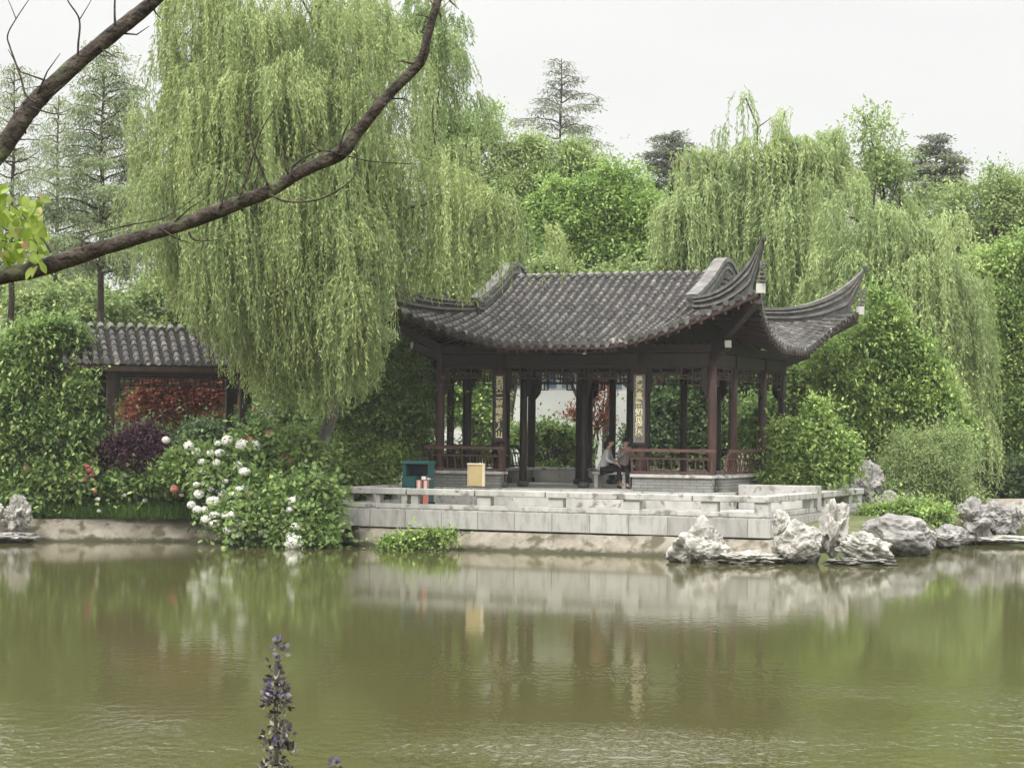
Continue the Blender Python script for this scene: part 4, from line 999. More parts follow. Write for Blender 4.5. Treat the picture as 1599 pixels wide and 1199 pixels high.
    if bottom == 'skirt':
        kn = [Vector(l[0]) for l in legs]; mb = MB(); rows = []
        for u in range(9):
            t = u / 8; c0 = Vector((-.03, 0, .47)).lerp((kn[0] + kn[1]) / 2 + Vector((.05, 0, -.02)), t) if t < .75 else None
            if c0 is None:
                c0 = (kn[0] + kn[1]) / 2 + Vector((.06, 0, -.02 - (t - .75) * 1.1))
            row = []
            for a in range(17):
                th = 2 * math.pi * a / 16; ry, rzz = .21 + .05 * t, .13
                if t < .72: row.append(c0 + Vector((0, math.cos(th) * ry, math.sin(th) * rzz * (1 - .2 * t))))
                else: row.append(c0 + Vector((math.sin(th) * .11, math.cos(th) * (ry - .02) * (1 + .04 * math.sin(th * 6)), math.sin(th) * .05)))
            rows.append(row)
        mb.grid(rows); so = mb.build('skirt', M['blackcloth'], root, local=True, smooth=True)
    else:
        lc = [[(hip, (.165, .14))]]
        for i, s in enumerate((-1, 1)):
            kn, an, toe = [Vector(q) for q in legs[i]]; hj = Vector((.02, s * .09, .49))
            lc.append([(hip, (.165, .14)), (hj, .10), (hj.lerp(kn, .5), .092), (kn, .07), (kn.lerp(an, .5), .062), (kn.lerp(an, .9), .055)])
        skin_obj('trousers', lc[1:], M[bottom], root)
    for i in (0, 1):
        kn, an, toe = [Vector(q) for q in legs[i]]; d = (toe - an); d.z = 0; d = d.normalized()
        skin_obj('shoe', [[(an + Vector((0, 0, -.035)) - d * .03, .036), (an + d * .06 + Vector((0, 0, -.05)), .036), (an + d * .15 + Vector((0, 0, -.058)), .028)]], M['shoe'], root)
    return root
def onpav(px, y, z=PF):
    a = tfl(lx(px, y), y); return Vector((a[0], a[1], z))
# stone seat the two sit on
sb = empty('stone_bench', onpav(957, -1.55), -PHI); tag(sb, 'low stone seat between inner columns, under the two seated people', 'bench')
q = MB(); q.box((0, .02, .385), (.95, .42, .07)); bev(q.build('seat_slab', M['stonecap'], sb, local=True))
for x in (-.38, .38):
    q = MB(); q.box((x, .02, .175), (.1, .36, .35)); q.build('leg', M['stonecap'], sb, local=True)
p1 = onpav(942, -1.62); p2 = onpav(973, -1.40)
person('person in a grey cardigan and black skirt with a dark ponytail sitting sideways', (p1.x, p1.y, PF - .02), R(-14),
       [((.16, -.26, .74), (.36, -.16, .66)), ((.20, .22, .74), (.38, .08, .70))],
       [((.42, -.09, .50), (.50, -.13, .10), (.62, -.15, .05)), ((.42, .07, .52), (.40, .03, .10), (.52, .05, .05))], .10, True, 'cardigan', 'skirt')
person('person in a patterned mauve top and black trousers raising a phone', (p2.x, p2.y, PF - .02), R(-62),
       [((.20, -.22, .80), (.33, -.06, 1.02)), ((.20, .22, .80), (.33, .06, 1.00))],
       [((.42, -.10, .50), (.44, -.11, .10), (.56, -.12, .05)), ((.42, .12, .50), (.46, .14, .10), (.58, .15, .05))], .09, False, 'mauvecloth', 'blackcloth', hairlen=False)
ph = MB(); c = Vector((p2.x, p2.y, PF)) + Matrix.Rotation(R(-62), 3, 'Z') @ Vector((.40, 0, 1.10)); ph.box(c, (.012, .15, .08), R(-62)); tag(ph.build('phone', M['bin_dark']), 'dark phone held up by the person in black trousers', 'phone')

# ------------------------------------------------------------------ trees
willow('willow_tree', 'huge weeping willow at left whose strands hang over the walkway and pavilion roof',
       [(430, 150, 170, 140, -2), (330, 70, 120, 90, -1), (540, 110, 120, 110, -2), (300, 260, 90, 110, -2), (450, 330, 170, 120, -3), (610, 280, 120, 100, -2.6), (700, 330, 90, 70, -2), (790, 365, 66, 36, -1.5, 1.2), (245, 190, 60, 70, -1), (400, 430, 110, 80, -2.4), (540, 430, 80, 80, -3.2), (680, 240, 80, 60, -1.5), (430, 0, 150, 60, -1), (420, 500, 90, 46, -2), (520, 520, 80, 50, -2.4), (285, 370, 50, 60, -1.5), (560, 10, 70, 40, -1), (470, 200, 150, 120, 1.5), (585, 470, 44, 60, -3), (470, 560, 80, 36, -2.4), (760, 330, 70, 50, -2), (840, 380, 40, 36, -1, 1), (350, 470, 50, 50, -2)],
       54.6, 10500, [(180, 440), (235, 455), (300, 508), (350, 570), (400, 630), (450, 655), (500, 660), (560, 620), (582, 595), (592, 468), (680, 478), (740, 465), (790, 438), (850, 445), (900, 400)], base=505, r=.2, nsub=165, maxlen=3.4, bark='bark_pale', per=50, W=.03)
GW = 'pale green willows behind the pavilion on the right'
willow('willow_tree', 'tall willow rising behind the pavilion roof horns, its top the highest of the right-hand trees', [(1215, 180, 45, 55), (1205, 260, 85, 70), (1075, 345, 60, 70), (1060, 420, 60, 40), (1100, 275, 50, 46), (1150, 300, 60, 60), (1270, 240, 44, 40), (1180, 165, 24, 24), (1255, 185, 30, 34), (1085, 240, 40, 34), (1140, 235, 44, 44), (1040, 300, 40, 40), (1310, 215, 40, 34), (1130, 330, 80, 80), (1230, 350, 110, 100), (1110, 420, 70, 50), (1200, 460, 120, 70), (1280, 280, 60, 70)], 69, 5600,
       [(1030, 420), (1060, 430), (1150, 600), (1400, 720)], base=1235, leafk='willow_far', L=.16, W=.042, nsub=90, maxlen=3.6, group=GW, r=.2, per=44)
willow('willow_tree', 'broad willow right of the pavilion horn with strands falling behind the small leafy tree', [(1310, 290, 60, 60), (1500, 440, 50, 70), (1340, 340, 80, 70), (1410, 400, 100, 90), (1370, 300, 44, 40), (1450, 350, 44, 40), (1340, 470, 110, 90), (1450, 500, 80, 110), (1470, 620, 60, 110), (1380, 600, 120, 100), (1290, 560, 90, 90)], 64, 4800,
       [(1200, 640), (1300, 720), (1540, 760)], base=1390, leafk='willow_far', L=.15, W=.04, nsub=90, maxlen=3.4, group=GW, r=.2, per=44)
willow('willow_tree', 'thin wispy willow standing against the sky behind the big willow', [(690, 40, 45, 60), (700, 110, 35, 45), (640, 90, 40, 60), (655, 0, 50, 40), (730, 150, 18, 14)], 60, 520,
       [(600, 180), (660, 300), (760, 280)], base=690, leafk='feather', L=.13, W=.035, nsub=26, maxlen=2.2, per=36, r=.05, limbs=2)
# sparse pale tree and far right trees
GF = 'background trees behind the garden'
broad_tree('broadleaf_tree', 'very sparse pale green tree top showing sky between the tall willow and dark conifer', 'tree', [(1365, 210, 42, 48), (1385, 260, 55, 45), (1350, 290, 60, 40), (1420, 300, 50, 40)], 78, 'olive', 1100, 8, .17, .07, .5, 40, base=1380, group=GF)
broad_tree('broadleaf_tree', 'light olive tree with ragged crown at the right edge of the picture', 'tree', [(1555, 330, 55, 55), (1600, 360, 60, 70), (1500, 400, 60, 70), (1450, 350, 60, 40), (1560, 450, 80, 60), (1500, 330, 40, 40), (1570, 290, 40, 34)], 79, 'olive', 7500, 8, .14, .07, .5, 70, base=1560, group=GF)
broad_tree('broadleaf_tree', 'dark green drooping tree at the lower right edge behind the boulders', 'tree', [(1590, 480, 60, 60), (1570, 560, 50, 60), (1620, 620, 70, 90), (1560, 650, 50, 60), (1600, 400, 50, 40), (1560, 720, 60, 40), (1540, 430, 40, 50)], 67, 'fresh', 7000, 8, .14, .07, .45, 80, base=1590, group=GF, droop=.5)
broad_tree('broadleaf_tree', 'bright green round tree directly above the pavilion ridge', 'tree', [(980, 330, 62, 58), (920, 300, 50, 42), (900, 370, 60, 50), (950, 395, 80, 36), (870, 330, 40, 46), (1030, 370, 44, 60)], 73, 'bright', 12000, 8, .13, .07, .42, 75, base=950, group=GF, rs=(.22, .40))
broad_tree('broadleaf_tree', 'olive green tree between the big willow and the bright round tree', 'tree', [(760, 215, 62, 42), (700, 250, 60, 60), (830, 260, 60, 50), (770, 310, 80, 60), (850, 330, 50, 60), (800, 390, 70, 40), (720, 380, 60, 60), (890, 255, 50, 34), (700, 190, 40, 30)], 76, 'olive', 12500, 8, .135, .06, .45, 80, base=805, group=GF)
conifer('conifer_tree', 'tall sparse conifer standing against the sky above the middle of the roof', 877, 92, 330, 86, 100, 'conifer', 44, L=.2, W=.045, sparse=1.1, group='sparse conifers against the sky', lean=.3, y_first=300, irregular=.65)
conifer('conifer_tree', 'dark conifer top half hidden behind the tall willow, right of the bright round tree', 1050, 208, 330, 88, 62, 'conifer', 46, L=.2, W=.06, sparse=1.6, group='sparse conifers against the sky', y_first=310, drop=.1)
conifer('conifer_tree', 'dark dense conifer top at right between two pale trees', 1463, 212, 340, 88, 62, 'conifer', 46, L=.2, W=.07, sparse=1.8, group='sparse conifers against the sky', y_first=320, drop=.1)
GR = 'slender redwood trees at far left'
conifer('redwood_tree', 'slender redwood with a bare grey trunk behind the left end of the walkway', 162, 60, 440, 62, 115, 'redwood', 74, L=.16, W=.04, sparse=1.6, group=GR, y_first=430, cat='redwood tree', irregular=.6, rt=.15, drop=.9)
conifer('redwood_tree', 'thin redwood at the left edge behind the yellow green leaves', 22, 100, 440, 66, 85, 'redwood', 54, L=.15, W=.032, sparse=1.3, group=GR, y_first=440, cat='redwood tree', irregular=.6, drop=.9)
conifer('redwood_tree', 'faint redwood between the two others at left', 92, 150, 440, 72, 80, 'redwood', 50, L=.15, W=.032, sparse=1.0, group=GR, y_first=440, cat='redwood tree', irregular=.6, drop=.9)
# greenery behind the walkway and the pavilion
GB = 'greenery behind the walkway and pavilion'
broad_tree('broadleaf_tree', 'yellow green hedge tree above the left half of the walkway roof', 'tree', [(60, 480, 90, 40), (180, 485, 70, 36), (260, 470, 70, 50), (330, 490, 70, 50), (230, 530, 120, 40)], 70, 'olive', 5200, 8, .15, .08, .4, 60, base=220, group=GB)
broad_tree('broadleaf_tree', 'grey green tree behind the hedge at the left edge', 'tree', [(20, 450, 80, 34), (110, 440, 60, 30), (330, 430, 70, 36)], 84, 'feather', 2600, 8, .18, .09, .45, 40, base=60, group=GB)
broad_tree('broadleaf_tree', 'dark tree in the gap between the big willow trunk and the pavilion', 'tree', [(600, 600, 60, 60), (650, 560, 50, 50), (560, 560, 50, 60), (640, 650, 50, 50), (520, 620, 60, 60)], 63, 'mid', 5200, 8, .13, .075, .4, 50, base=600, group=GB)
broad_tree('broadleaf_tree', 'leafy tree seen through the left bay of the pavilion', 'tree', [(745, 620, 30, 40), (700, 610, 40, 40), (760, 670, 30, 40), (730, 560, 40, 30)], 68, 'mid', 2400, 8, .13, .08, .4, 36, base=740, group=GB)
broad_tree('broadleaf_tree', 'dark tree seen through the right bays of the pavilion', 'tree', [(1060, 620, 60, 50), (1030, 690, 60, 40), (1110, 680, 50, 50), (1170, 620, 40, 60), (1190, 690, 50, 50), (1120, 560, 80, 40)], 67, 'dark', 6500, 8, .13, .08, .4, 60, base=1090, group=GB)
broad_tree('broadleaf_tree', 'mid green tree close behind the right side of the pavilion', 'tree', [(1240, 600, 40, 60), (1180, 650, 30, 40), (1280, 560, 50, 50), (1230, 690, 50, 40)], 62, 'mid', 3800, 8, .12, .07, .35, 46, base=1240, group=GB)
broad_tree('maple_tree', 'small red maple with spreading leaves seen under the walkway roof', 'maple tree', [(275, 620, 75, 22), (230, 640, 45, 16), (325, 612, 45, 24), (290, 598, 60, 16)], 64, 'maple', 5200, 7, .10, .075, .3, 60, base=280, flat=.9, r=.06, zmin=None)
broad_tree('maple_tree', 'thin dark red maple seen through the pavilion opening', 'maple tree', [(905, 640, 26, 12), (935, 620, 18, 20), (940, 655, 22, 16)], 68, 'maple', 330, 7, .10, .06, .3, 20, base=925, flat=.9, r=.04, trunk=True)
shrub('shrub', 'green shrubs round the rockery stone seen through the pavilion opening', [(830, 680, 30, 20), (870, 672, 22, 12), (905, 700, 14, 24), (850, 735, 40, 16)], 64.2, 'mid', 1300, L=.12, W=.08, nsub=24)
shrub('shrub', 'dark undergrowth beneath the red maple', [(230, 700, 60, 30), (310, 690, 60, 30), (370, 690, 50, 36), (150, 700, 40, 30)], 60, 'dark', 2400, nsub=36)
shrub('shrub', 'low greenery below the pavilion left bay', [(600, 700, 60, 40), (700, 720, 60, 30), (520, 690, 60, 40)], 59.5, 'mid', 2600, nsub=36)
broad_tree('broadleaf_tree', 'dark green hedge tree behind the red maple and walkway columns', 'tree', [(190, 630, 60, 50), (270, 660, 70, 40), (350, 640, 60, 50), (430, 680, 50, 24), (480, 630, 40, 60), (390, 590, 30, 40), (120, 620, 50, 50)], 71, 'mid', 5200, 8, .16, .1, .4, 60, base=300, group=GB)
broad_tree('broadleaf_tree', 'light green tree low behind the main ridge of the pavilion roof', 'tree', [(860, 430, 60, 30), (960, 440, 60, 30), (1050, 430, 50, 40), (760, 430, 60, 40), (690, 440, 60, 50), (1120, 480, 60, 50)], 70, 'olive', 5200, 8, .15, .08, .4, 60, base=930, group=GB)
broad_tree('broadleaf_tree', 'dark leafy tree filling the gap between the weeping willow and the pavilion', 'tree', [(590, 590, 38, 50), (630, 560, 36, 32), (610, 650, 44, 36), (655, 600, 14, 40), (560, 640, 40, 40)], 56.6, 'mid', 4200, 8, .12, .065, .36, 50, base=600, r=.08)
shrub('shrub', 'low ground plants filling the soil between the boulders on the right bank', [(1375, 802, 26, 8), (1425, 798, 36, 9), (1462, 806, 24, 8)], 54.6, 'fresh', 1600, L=.11, W=.05, slen=.2, nsub=36, trunk=False)
# left bank planting
shrub('shrub', 'tall layered dark green shrub at the left edge in front of the walkway', [(70, 530, 60, 46), (30, 590, 60, 60), (110, 600, 48, 56), (60, 670, 80, 70), (120, 690, 46, 56), (10, 700, 50, 60), (60, 745, 80, 36)], 54.6, 'mid', 10500, 8, L=.15, W=.07, slen=.34, nsub=90, flat=.85, droop=.25, rs=(.2, .36))
shrub('shrub', 'dark purple leaved shrub in front of the walkway column', [(215, 695, 48, 32), (180, 710, 32, 24), (240, 715, 32, 22), (215, 735, 40, 18)], 54.2, 'purple', 3400, 7, L=.09, W=.045, slen=.22, nsub=34, flat=.7)
broad = [(14 + i * 33, 748 + (i % 3) * 6, 24, 20, (-.3 if i % 2 else 0)) for i in range(9)]
shrub('shrub', 'mixed low green planting along the top of the left bank wall', broad, 54.6, 'mid', 4400, 6, L=.10, W=.07, slen=.22, nsub=90)
# grass on the bank top
nb = 26000; gx_ = rng.uniform(-14.5, -6.6, nb); gy_ = 53.75 + rng.uniform(.0, 1.1, nb) + (gx_ + 9) * .03
gz_ = .5 + rng.uniform(0, .25, nb); P = np.stack([gx_, gy_, gz_], 1); D = rng.normal(size=P.shape) * .35; D[:, 2] += 1
o = leaves('grass', P, D, rng.normal(size=P.shape), rng.uniform(.12, .32, nb), .018, rng.uniform(.1, .9, nb), M['L_grass'], None); tag(o, 'fresh green grass along the top of the left bank wall', 'grass', kind='stuff')
# hydrangeas
def hyd(name, label, lobes, Y, n, flowers, leafk='mid', **kw):
    root, cl = shrub(name, label, lobes, Y, leafk, n, 6, L=.15, W=.10, slen=.24, cat='flower bush', group='flowering hydrangea bushes on the left bank', **kw)
    PF_ = broad_tree.P
    for (px, py, rp, kind) in flowers:
        yy = min(Y, 54.2 - (py - 690) * .0175); c = at(px, py, yy); LP = PF_
        k_ = (np.abs(LP[:, 0] / LP[:, 1] - c.x / c.y) < .0035) & (np.abs((LP[:, 2] - EYE) / LP[:, 1] - (c.z - EYE) / c.y) < .0035)
        if k_.sum() > 3: yy = float(np.percentile(LP[k_, 1], 4)) - .05
        c = at(px, py, yy + random.uniform(-.02, .07)); r = rp * mpp(yy) * random.uniform(.85, 1.2) * (.8 if kind != 'whitepet' else 1.12); k = 300 if rp > 5 else 150; fz = random.uniform(.62, .95)
        d = unit(rng.normal(size=(k, 3))); P = np.array(c) + d * r * np.array([1, 1, fz]) * rng.uniform(.78, 1.06, (k, 1))
        T = np.cross(d, rng.normal(size=(k, 3)))
        leaves('flower_head', P - unit(T) * r * .14, T, d + rng.normal(size=(k, 3)) * .25, r * .36, r * .32, rng.uniform(.25, 1, k), M[kind], root)
    return root
Z8 = lambda L, kind: [(220 + x * .2627, 620 + y * .2627, r, kind) for x, y, r in L]
Z6 = lambda L, kind: [(x * .2126, 640 + y * .2126, r, kind) for x, y, r in L]
wf = Z8([(370, 440, 5), (500, 500, 6), (460, 560, 5), (330, 520, 5.5), (300, 640, 6), (620, 540, 5), (150, 255, 5.5), (285, 290, 7), (330, 328, 6.5), (515, 260, 8.5), (455, 275, 5), (605, 285, 9), (680, 293, 8.5), (415, 335, 6), (470, 332, 8), (365, 385, 6), (450, 390, 6.5), (580, 405, 6.5), (615, 445, 8), (385, 512, 6), (415, 545, 5), (345, 575, 9), (487, 573, 7), (560, 582, 7.5), (585, 545, 5.5), (430, 620, 8.5), (530, 630, 4.5), (335, 670, 5.5), (378, 667, 5.5), (440, 700, 8), (385, 725, 8), (438, 752, 7.5), (510, 705, 8), (548, 695, 7), (520, 790, 7), (560, 770, 7), (603, 750, 7), (587, 815, 5.5), (725, 800, 7), (425, 480, 5)], 'whitepet')
hyd('hydrangea_bush', 'broad white flowering hydrangea bush spilling down to the pond at left of the terrace', [(310, 722, 40, 28), (380, 712, 46, 26, -.2), (340, 760, 42, 32, -.9), (400, 770, 50, 38, -1.1), (365, 808, 48, 26, -1.9), (425, 800, 40, 34, -1.6)], 53.6, 6200, wf + Z8([(635, 590, 5), (200, 547, 7)], 'pinkpet'), nsub=80)
hyd('hydrangea_bush', 'hydrangea bush with a few white heads touching the water beside the terrace end', [(484, 792, 36, 36), (455, 800, 34, 34), (498, 822, 24, 22, -.3), (462, 832, 30, 16, -.4), (500, 770, 24, 22, .3)], 51.9, 4600, Z8([(985, 562, 4.5), (935, 595, 6.5), (905, 620, 8), (885, 670, 7.5), (915, 775, 8), (885, 820, 6), (910, 862, 13)], 'whitepet') + Z8([(855, 660, 4)], 'redpet'), nsub=56, leafk='mid')
hyd('hydrangea_bush', 'salmon flowering hydrangea bush behind the white one', [(440, 710, 54, 30), (400, 694, 36, 20), (480, 735, 40, 34)], 53.55, 4200, Z8([(855, 360, 8), (885, 380, 7), (740, 430, 5.5), (800, 410, 4.5), (765, 220, 8), (650, 250, 7)], 'pinkpet'), nsub=50)
hyd('hydrangea_bush', 'hydrangea bush with coral and magenta heads below the tall shrub at left', [(50, 768, 44, 18), (120, 746, 44, 18), (175, 750, 30, 13), (240, 750, 36, 13)], 54.0, 2800, Z6([(195, 430, 6), (515, 488, 4.5), (540, 490, 5), (627, 512, 6.5), (695, 597, 5.5)], 'pinkpet') + Z6([(640, 415, 6), (655, 445, 6.5), (675, 478, 7)], 'redpet') + Z6([(920, 575, 4), (915, 625, 3.5), (725, 740, 3.5), (720, 655, 3), (1065, 665, 3), (1335, 625, 3.5), (715, 240, 3)], 'whitepet'), nsub=50)
shrub('shrub', 'dense fresh green shrub between the hydrangeas and the litter bin', [(530, 705, 54, 34), (590, 708, 46, 32), (500, 735, 44, 30, -1), (570, 740, 54, 24), (640, 700, 26, 26, 1)], 56.2, 'fresh', 6500, 7, L=.12, W=.06, slen=.26, nsub=80)
shrub('shrub', 'trailing green creeper on the rough footing wall under the terrace', [(648, 845, 28, 11), (606, 850, 26, 6), (690, 838, 26, 5)], 50.9, 'fresh', 760, 6, L=.09, W=.06, slen=.18, nsub=16, trunk=False)
# right of pavilion
shrub('shrub', 'light green bush filling the planter to the right of the pavilion benches', [(1240, 720, 40, 34), (1285, 728, 38, 26), (1225, 690, 20, 26), (1275, 655, 16, 30), (1300, 690, 18, 22), (1312, 712, 22, 28), (1260, 680, 30, 30), (1220, 745, 28, 16)], 55.2, 'fresh', 5500, 7, L=.12, W=.06, slen=.28, nsub=60)
broad_tree('broadleaf_tree', 'small leafy tree with bright layered leaves just right of the pavilion', 'tree', [(1320, 590, 58, 34), (1290, 560, 30, 20), (1400, 545, 50, 40), (1350, 530, 30, 20), (1440, 560, 40, 30), (1360, 640, 60, 44), (1310, 660, 40, 40), (1430, 610, 56, 50), (1380, 500, 36, 36), (1470, 670, 46, 56), (1410, 690, 40, 40)], 60.5, 'fresh', 10500, 7, .15, .065, .36, 100, base=1400, flat=.8, r=.08, rs=(.2, .36))
shrub('shrub', 'feathery olive bush hanging over the boulders on the right bank', [(1440, 700, 50, 50), (1480, 750, 50, 46), (1420, 740, 40, 50), (1440, 795, 46, 24, -1.2), (1500, 785, 20, 22), (1400, 800, 34, 16, -2), (1480, 700, 40, 50), (1405, 745, 30, 36)], 59.0, 'feather', 7500, 9, L=.12, W=.022, slen=.45, nsub=60, droop=.5)
shrub('shrub', 'dark low bushes behind the sandy bank at far right', [(1560, 750, 40, 26), (1610, 740, 40, 34), (1530, 740, 30, 24)], 65, 'dark', 2200, nsub=30)
# sandy path patch
pt_ = MB(); pt_.grid([[Vector((x, y, (.95 if 58 < y < 66 and 12 < x < 40 else .3) + .03 * math.sin(x + y))) for x in (11.5, 12.4, 14, 16, 19, 24, 41)] for y in (57.8, 58.4, 60, 61, 63, 65.5, 66.4)]); M['sand'] = nmat('sandy_path', (.20, .165, .125), (.34, .285, .225), 1.5, .95, .3, 12)
tag(pt_.build('path', M['sand']), kind='structure')
# far woods as one mass
wl_ = []
for i in range(26):
    wl_.append((-150 + i * 78, 560 + random.uniform(-20, 40), 70, 110 + random.uniform(-20, 20), random.uniform(-6, 6)))
W_ = lobes_world(wl_, 104); cl = subclumps(W_, 240, (.3, .5)); P, D, N, L_, W2, t = sprays(cl, 15000, 7, .7, .36, .22)
fw = leaves('woodland', P, D, N, L_, W2, t, M['L_olive'], None); tag(fw, 'far green woodland behind the garden trees', 'woodland', kind='stuff')

# ------------------------------------------------------------------ thin damp air
hm = bpy.data.materials.new('haze_air'); hm.use_nodes = True; n, l = hm.node_tree.nodes, hm.node_tree.links
n.remove(n["Principled BSDF"]); pv = n.new("ShaderNodeVolumePrincipled"); pv.inputs["Color"].default_value = (.93, .95, .95, 1); pv.inputs["Density"].default_value = .0003
l.new(pv.outputs[0], n["Material Output"].inputs["Volume"])
hz = MB(); hz.box((0, 60, 16.5), (420, 420, 37.0)); tag(hz.build('haze', hm), 'thin pale damp haze over the whole garden', 'haze', kind='stuff')

# ------------------------------------------------------------------ near tree at left and salvia
NY = 5.0
nt = empty('foreground_tree', (at(-620, 600, NY).x, NY, .75)); tag(nt, 'dark bare branched tree reaching across the upper left in front of the pond', 'tree')
tb = MB(); tx = at(-620, 600, NY).x; tb.tube([(tx, NY, .7), (tx + .03, NY + .02, 1.6), (tx - .02, NY, 2.4), (tx + .05, NY - .03, 3.4), (tx + .02, NY, 4.6)], [.15, .12, .11, .085, .05], 12, jit=.05); tb.build('trunk', M['bark_near'], nt, smooth=True)
def pxpath(pts, Y0, dy=0): return [at(x, y, Y0 + dy * i / max(1, len(pts) - 1)) for i, (x, y) in enumerate(pts)]
def smoothpath(pts, rad, k=6):
    P, Rr = [], []; n = len(pts)
    for i in range(n - 1):
        p0, p1, p2, p3 = pts[max(i - 1, 0)], pts[i], pts[i + 1], pts[min(i + 2, n - 1)]
        for q in range(k):
            t = q / k; P.append(.5 * ((2 * p1) + (-p0 + p2) * t + (2 * p0 - 5 * p1 + 4 * p2 - p3) * t * t + (-p0 + 3 * p1 - 3 * p2 + p3) * t ** 3)); Rr.append(rad[i] * (1 - t) + rad[i + 1] * t)
    return P + [pts[-1]], Rr + [rad[-1]]
def nearbranch(pts, rpx, name='branch', Y=NY, dy=0, mat='bark_near', n=12, j=.05, parent=nt):
    p = pxpath(pts, Y, dy); k = mpp(Y); P, Rr = smoothpath(p, [r * k * .78 for r in rpx]); b_ = MB()
    Rr = [r * (1 + .10 * noise.noise(Vector((i * .35, r * 90, 0)))) for i, r in enumerate(Rr)]
    b_.tube(P, Rr, n, jit=j); return b_.build(name, M[mat], parent, smooth=True)
lowb = nearbranch([(-620, 640), (-350, 520), (-120, 455), (0, 432), (60, 420), (130, 397), (200, 376), (280, 352), (350, 326), (425, 296), (470, 268), (530, 240), (560, 205), (605, 150), (655, 98), (668, 55), (685, -5), (700, -60)],
           [30, 24, 19, 17, 16.5, 17.5, 14.5, 14, 14, 13.5, 13, 14.5, 12, 10.5, 10.5, 9, 8, 7])
upb = nearbranch([(-620, 760), (-300, 560), (-120, 400), (-30, 275), (15, 215), (55, 160), (110, 108), (170, 58), (225, 15), (275, -30), (330, -80)], [30, 26, 22, 19, 20, 19, 17, 16, 14, 13, 12], dy=.2)
tw = [([(55, 160), (40, 148), (32, 120), (16, 75), (12, 55), (25, 30), (45, 0)], 3, upb), ([(25, 30), (15, 5), (5, -15)], 1.2, upb), ([(122, 98), (122, 72), (124, 32), (108, 5), (98, -15)], 3, upb), ([(125, 30), (140, 5), (150, -15)], 1.3, upb), ([(180, 50), (179, 10), (181, -20)], 3.4, upb), ([(50, 168), (85, 178), (112, 170)], 2, upb), ([(160, 78), (175, 86), (188, 92)], 2.2, upb), ([(10, 252), (35, 252), (62, 235)], 2, upb),
      ([(128, 390), (130, 376), (145, 366), (200, 352), (255, 340), (300, 312), (330, 285)], 2.4, lowb), ([(344, 325), (350, 300), (358, 270)], 3, lowb), ([(372, 312), (385, 275), (398, 235), (410, 200), (434, 163)], 3, lowb), ([(418, 290), (408, 262), (398, 238), (390, 190), (392, 150), (400, 135)], 3, lowb),
      ([(455, 275), (461, 256), (500, 236), (535, 242), (580, 252), (640, 256)], 3, lowb), ([(500, 236), (480, 215), (470, 185), (463, 160)], 2.6, lowb), ([(528, 238), (537, 208), (548, 186)], 3.2, lowb), ([(420, 303), (450, 315), (500, 311), (545, 285), (560, 262)], 2.8, lowb), ([(295, 362), (302, 374), (325, 376), (356, 371)], 2.6, lowb), ([(405, 250), (400, 280), (388, 292)], 1.5, lowb), ([(60, 405), (50, 360), (30, 330), (-10, 300)], 2.2, lowb), ([(80, 395), (60, 370), (20, 378), (-20, 370)], 1.8, lowb)]
for pts, r, par in tw: nearbranch(pts, [r * (1 - .7 * i / (len(pts) - 1)) for i in range(len(pts))], 'twig', NY - .02, mat='bark_near', n=6, j=.08, parent=par)
for _ in range(26):
    par = random.choice((lowb, upb)); mv = par.data.vertices; v = mv[random.randrange(len(mv) // 3, len(mv))].co + wmat(par).translation; ln_ = random.uniform(.03, .12)
    d_ = Vector((random.gauss(0, .6), random.gauss(0, .5), random.gauss(.5, .7))).normalized(); q1 = v + d_ * ln_ * .5 + Vector((random.gauss(0, .008), 0, random.gauss(0, .008))); b_ = MB(); b_.tube([v - d_ * .006, q1, v + d_ * ln_ + Vector((0, 0, .01))], [.0028, .0018, .0008], 5); b_.build('twig', M['bark_near'], par, smooth=True)
# yellow-green leaves, oval blades of several faces
def oval_leaves(name, items, mat, parent):
    V, Fc, T = [], [], []
    for c, d, nrm, L, W, t in items:
        d = d.normalized(); s = d.cross(nrm).normalized(); nn = s.cross(d); b0 = len(V); prof = [(0, .02), (.15, .6), (.35, .95), (.55, 1), (.75, .75), (.9, .38), (1, .02)]
        for (u, w) in prof:
            cc_ = c + d * L * u + nn * (-.18 * L * u * u)
            V += [cc_ - s * W * w / 2 + nn * W * w * .14, cc_, cc_ + s * W * w / 2 + nn * W * w * .14]; T += [t] * 3
        for i in range(len(prof) - 1):
            a = b0 + 3 * i; Fc += [(a, a + 1, a + 4, a + 3), (a + 1, a + 2, a + 5, a + 4)]
    return arr_mesh(name, [tuple(v) for v in V], Fc, mat, parent, smooth=True, tint=T)
it = []
for i in range(330):
    x = random.uniform(-70, 68); y = random.uniform(286, 420)
    if x > 20 and y < 300: continue
    if y > 400 and x < 30: continue
    c = at(x, y, NY + random.uniform(-.12, .12)); d = Vector((random.gauss(.1, .6), random.gauss(0, .5), random.gauss(-.8, .4))); it.append((c, d, Vector((random.gauss(0, .5), -1, random.gauss(.2, .5))), random.uniform(.018, .038), random.uniform(.011, .022), .85 + .15 * (random.random() < .08) if random.random() < .02 else random.uniform(.05, .66)))
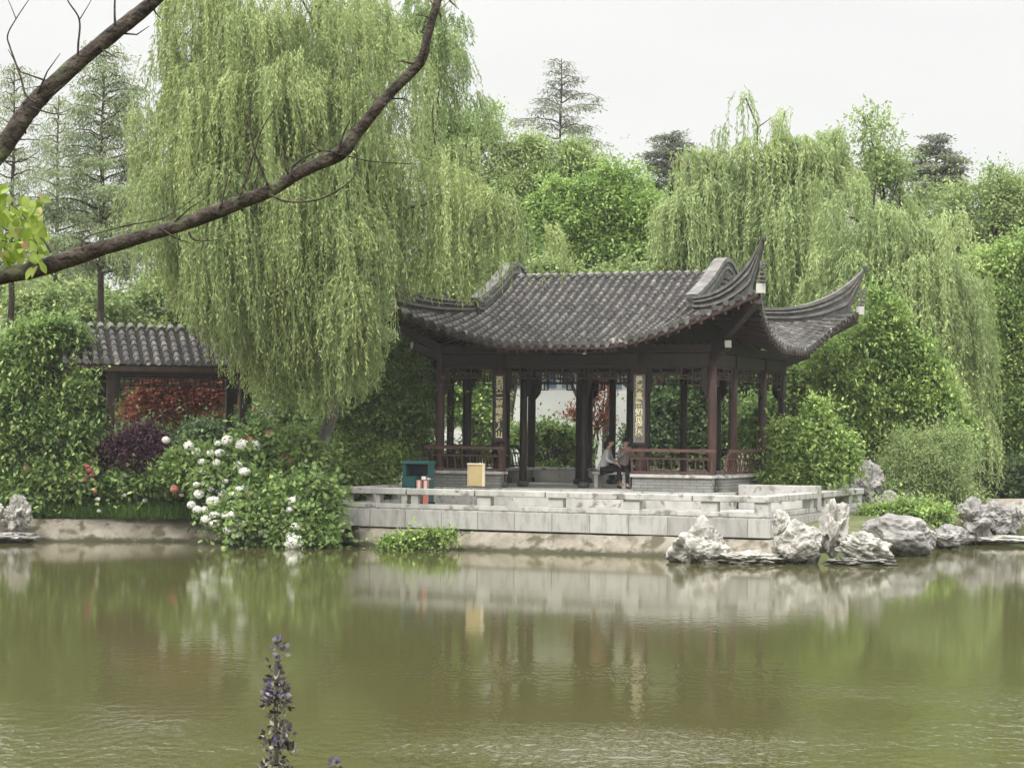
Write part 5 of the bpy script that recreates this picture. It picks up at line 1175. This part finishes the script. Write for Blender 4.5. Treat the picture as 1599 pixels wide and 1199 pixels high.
it.append((at(36, 372, NY - .1), Vector((.2, 0, -1)), Vector((0, -1, .1)), .028, .016, 1.0))
oval_leaves('leaves', it, M['L_near'], lowb)
# salvia spikes
def salvia(label, px, ytop, Y, whorls, wid, grp='flower spikes near the camera'):
    tp = at(px, ytop, Y); b0 = Vector((at(px - 3, 1199, Y).x, Y, .78)); r = empty('flower_spike', b0); tag(r, label, 'flower spike', grp)
    s = MB(); s.tube([b0, b0.lerp(tp, .5) + Vector((.004, 0, 0)), tp - Vector((0, 0, .012))], [.0035, .0028, .0012], 7); s.build('stem', M['twig'], r, smooth=True)
    P, D, N, T, L_ = [], [], [], [], []
    it = []
    for w in range(whorls):
        z = tp.z - .004 - w * .0115 - (w % 3) * .002; u = min(1, .35 + w / 9); xo = tp.x + (b0.x - tp.x) * (tp.z - z) / (tp.z - b0.z)
        for q in range((7 if w % 4 else 3) if w > 1 else 2):
            a = random.uniform(0, 6.28); rr = wid * u * random.uniform(.45, 1.15); cx_ = Vector((xo + math.cos(a) * rr, Y + math.sin(a) * rr, z + random.uniform(-.005, .006)))
            for k in range(15):
                o_ = Vector((random.gauss(0, 1), random.gauss(0, 1), random.gauss(0, 1))).normalized()
                P.append(cx_ + o_ * .0028 - Vector((0, 0, .001))); D.append(o_ + Vector((0, 0, .5))); N.append((random.gauss(0, 1), random.gauss(0, 1), random.gauss(0, 1))); T.append(random.choice((0, 0, .2, .35, .5, .75, 1, 1)) if w > 0 else .6); L_.append(random.uniform(.003, .0062))
    leaves('flowers', np.array(P), np.array(D), np.array(N), np.array(L_), .0034, np.array(T), M['purplepet'], r)
    for i in range(14):
        z = b0.z + .15 + i * (tp.z - b0.z - .6) / 14; a = i * 2.2; it.append((Vector((b0.x, Y, z)), Vector((math.cos(a), math.sin(a), .3)), Vector((0, 0, 1)), .09, .03, random.uniform(.2, .8)))
    oval_leaves('leaves', it, M['L_dark'], r)
salvia('tall fading purple flower spike rising at the bottom of the picture', 432, 1004, 1.5, 20, .0120)
salvia('small tip of a second purple flower spike at the bottom edge', 522, 1180, 1.5, 8, .006)
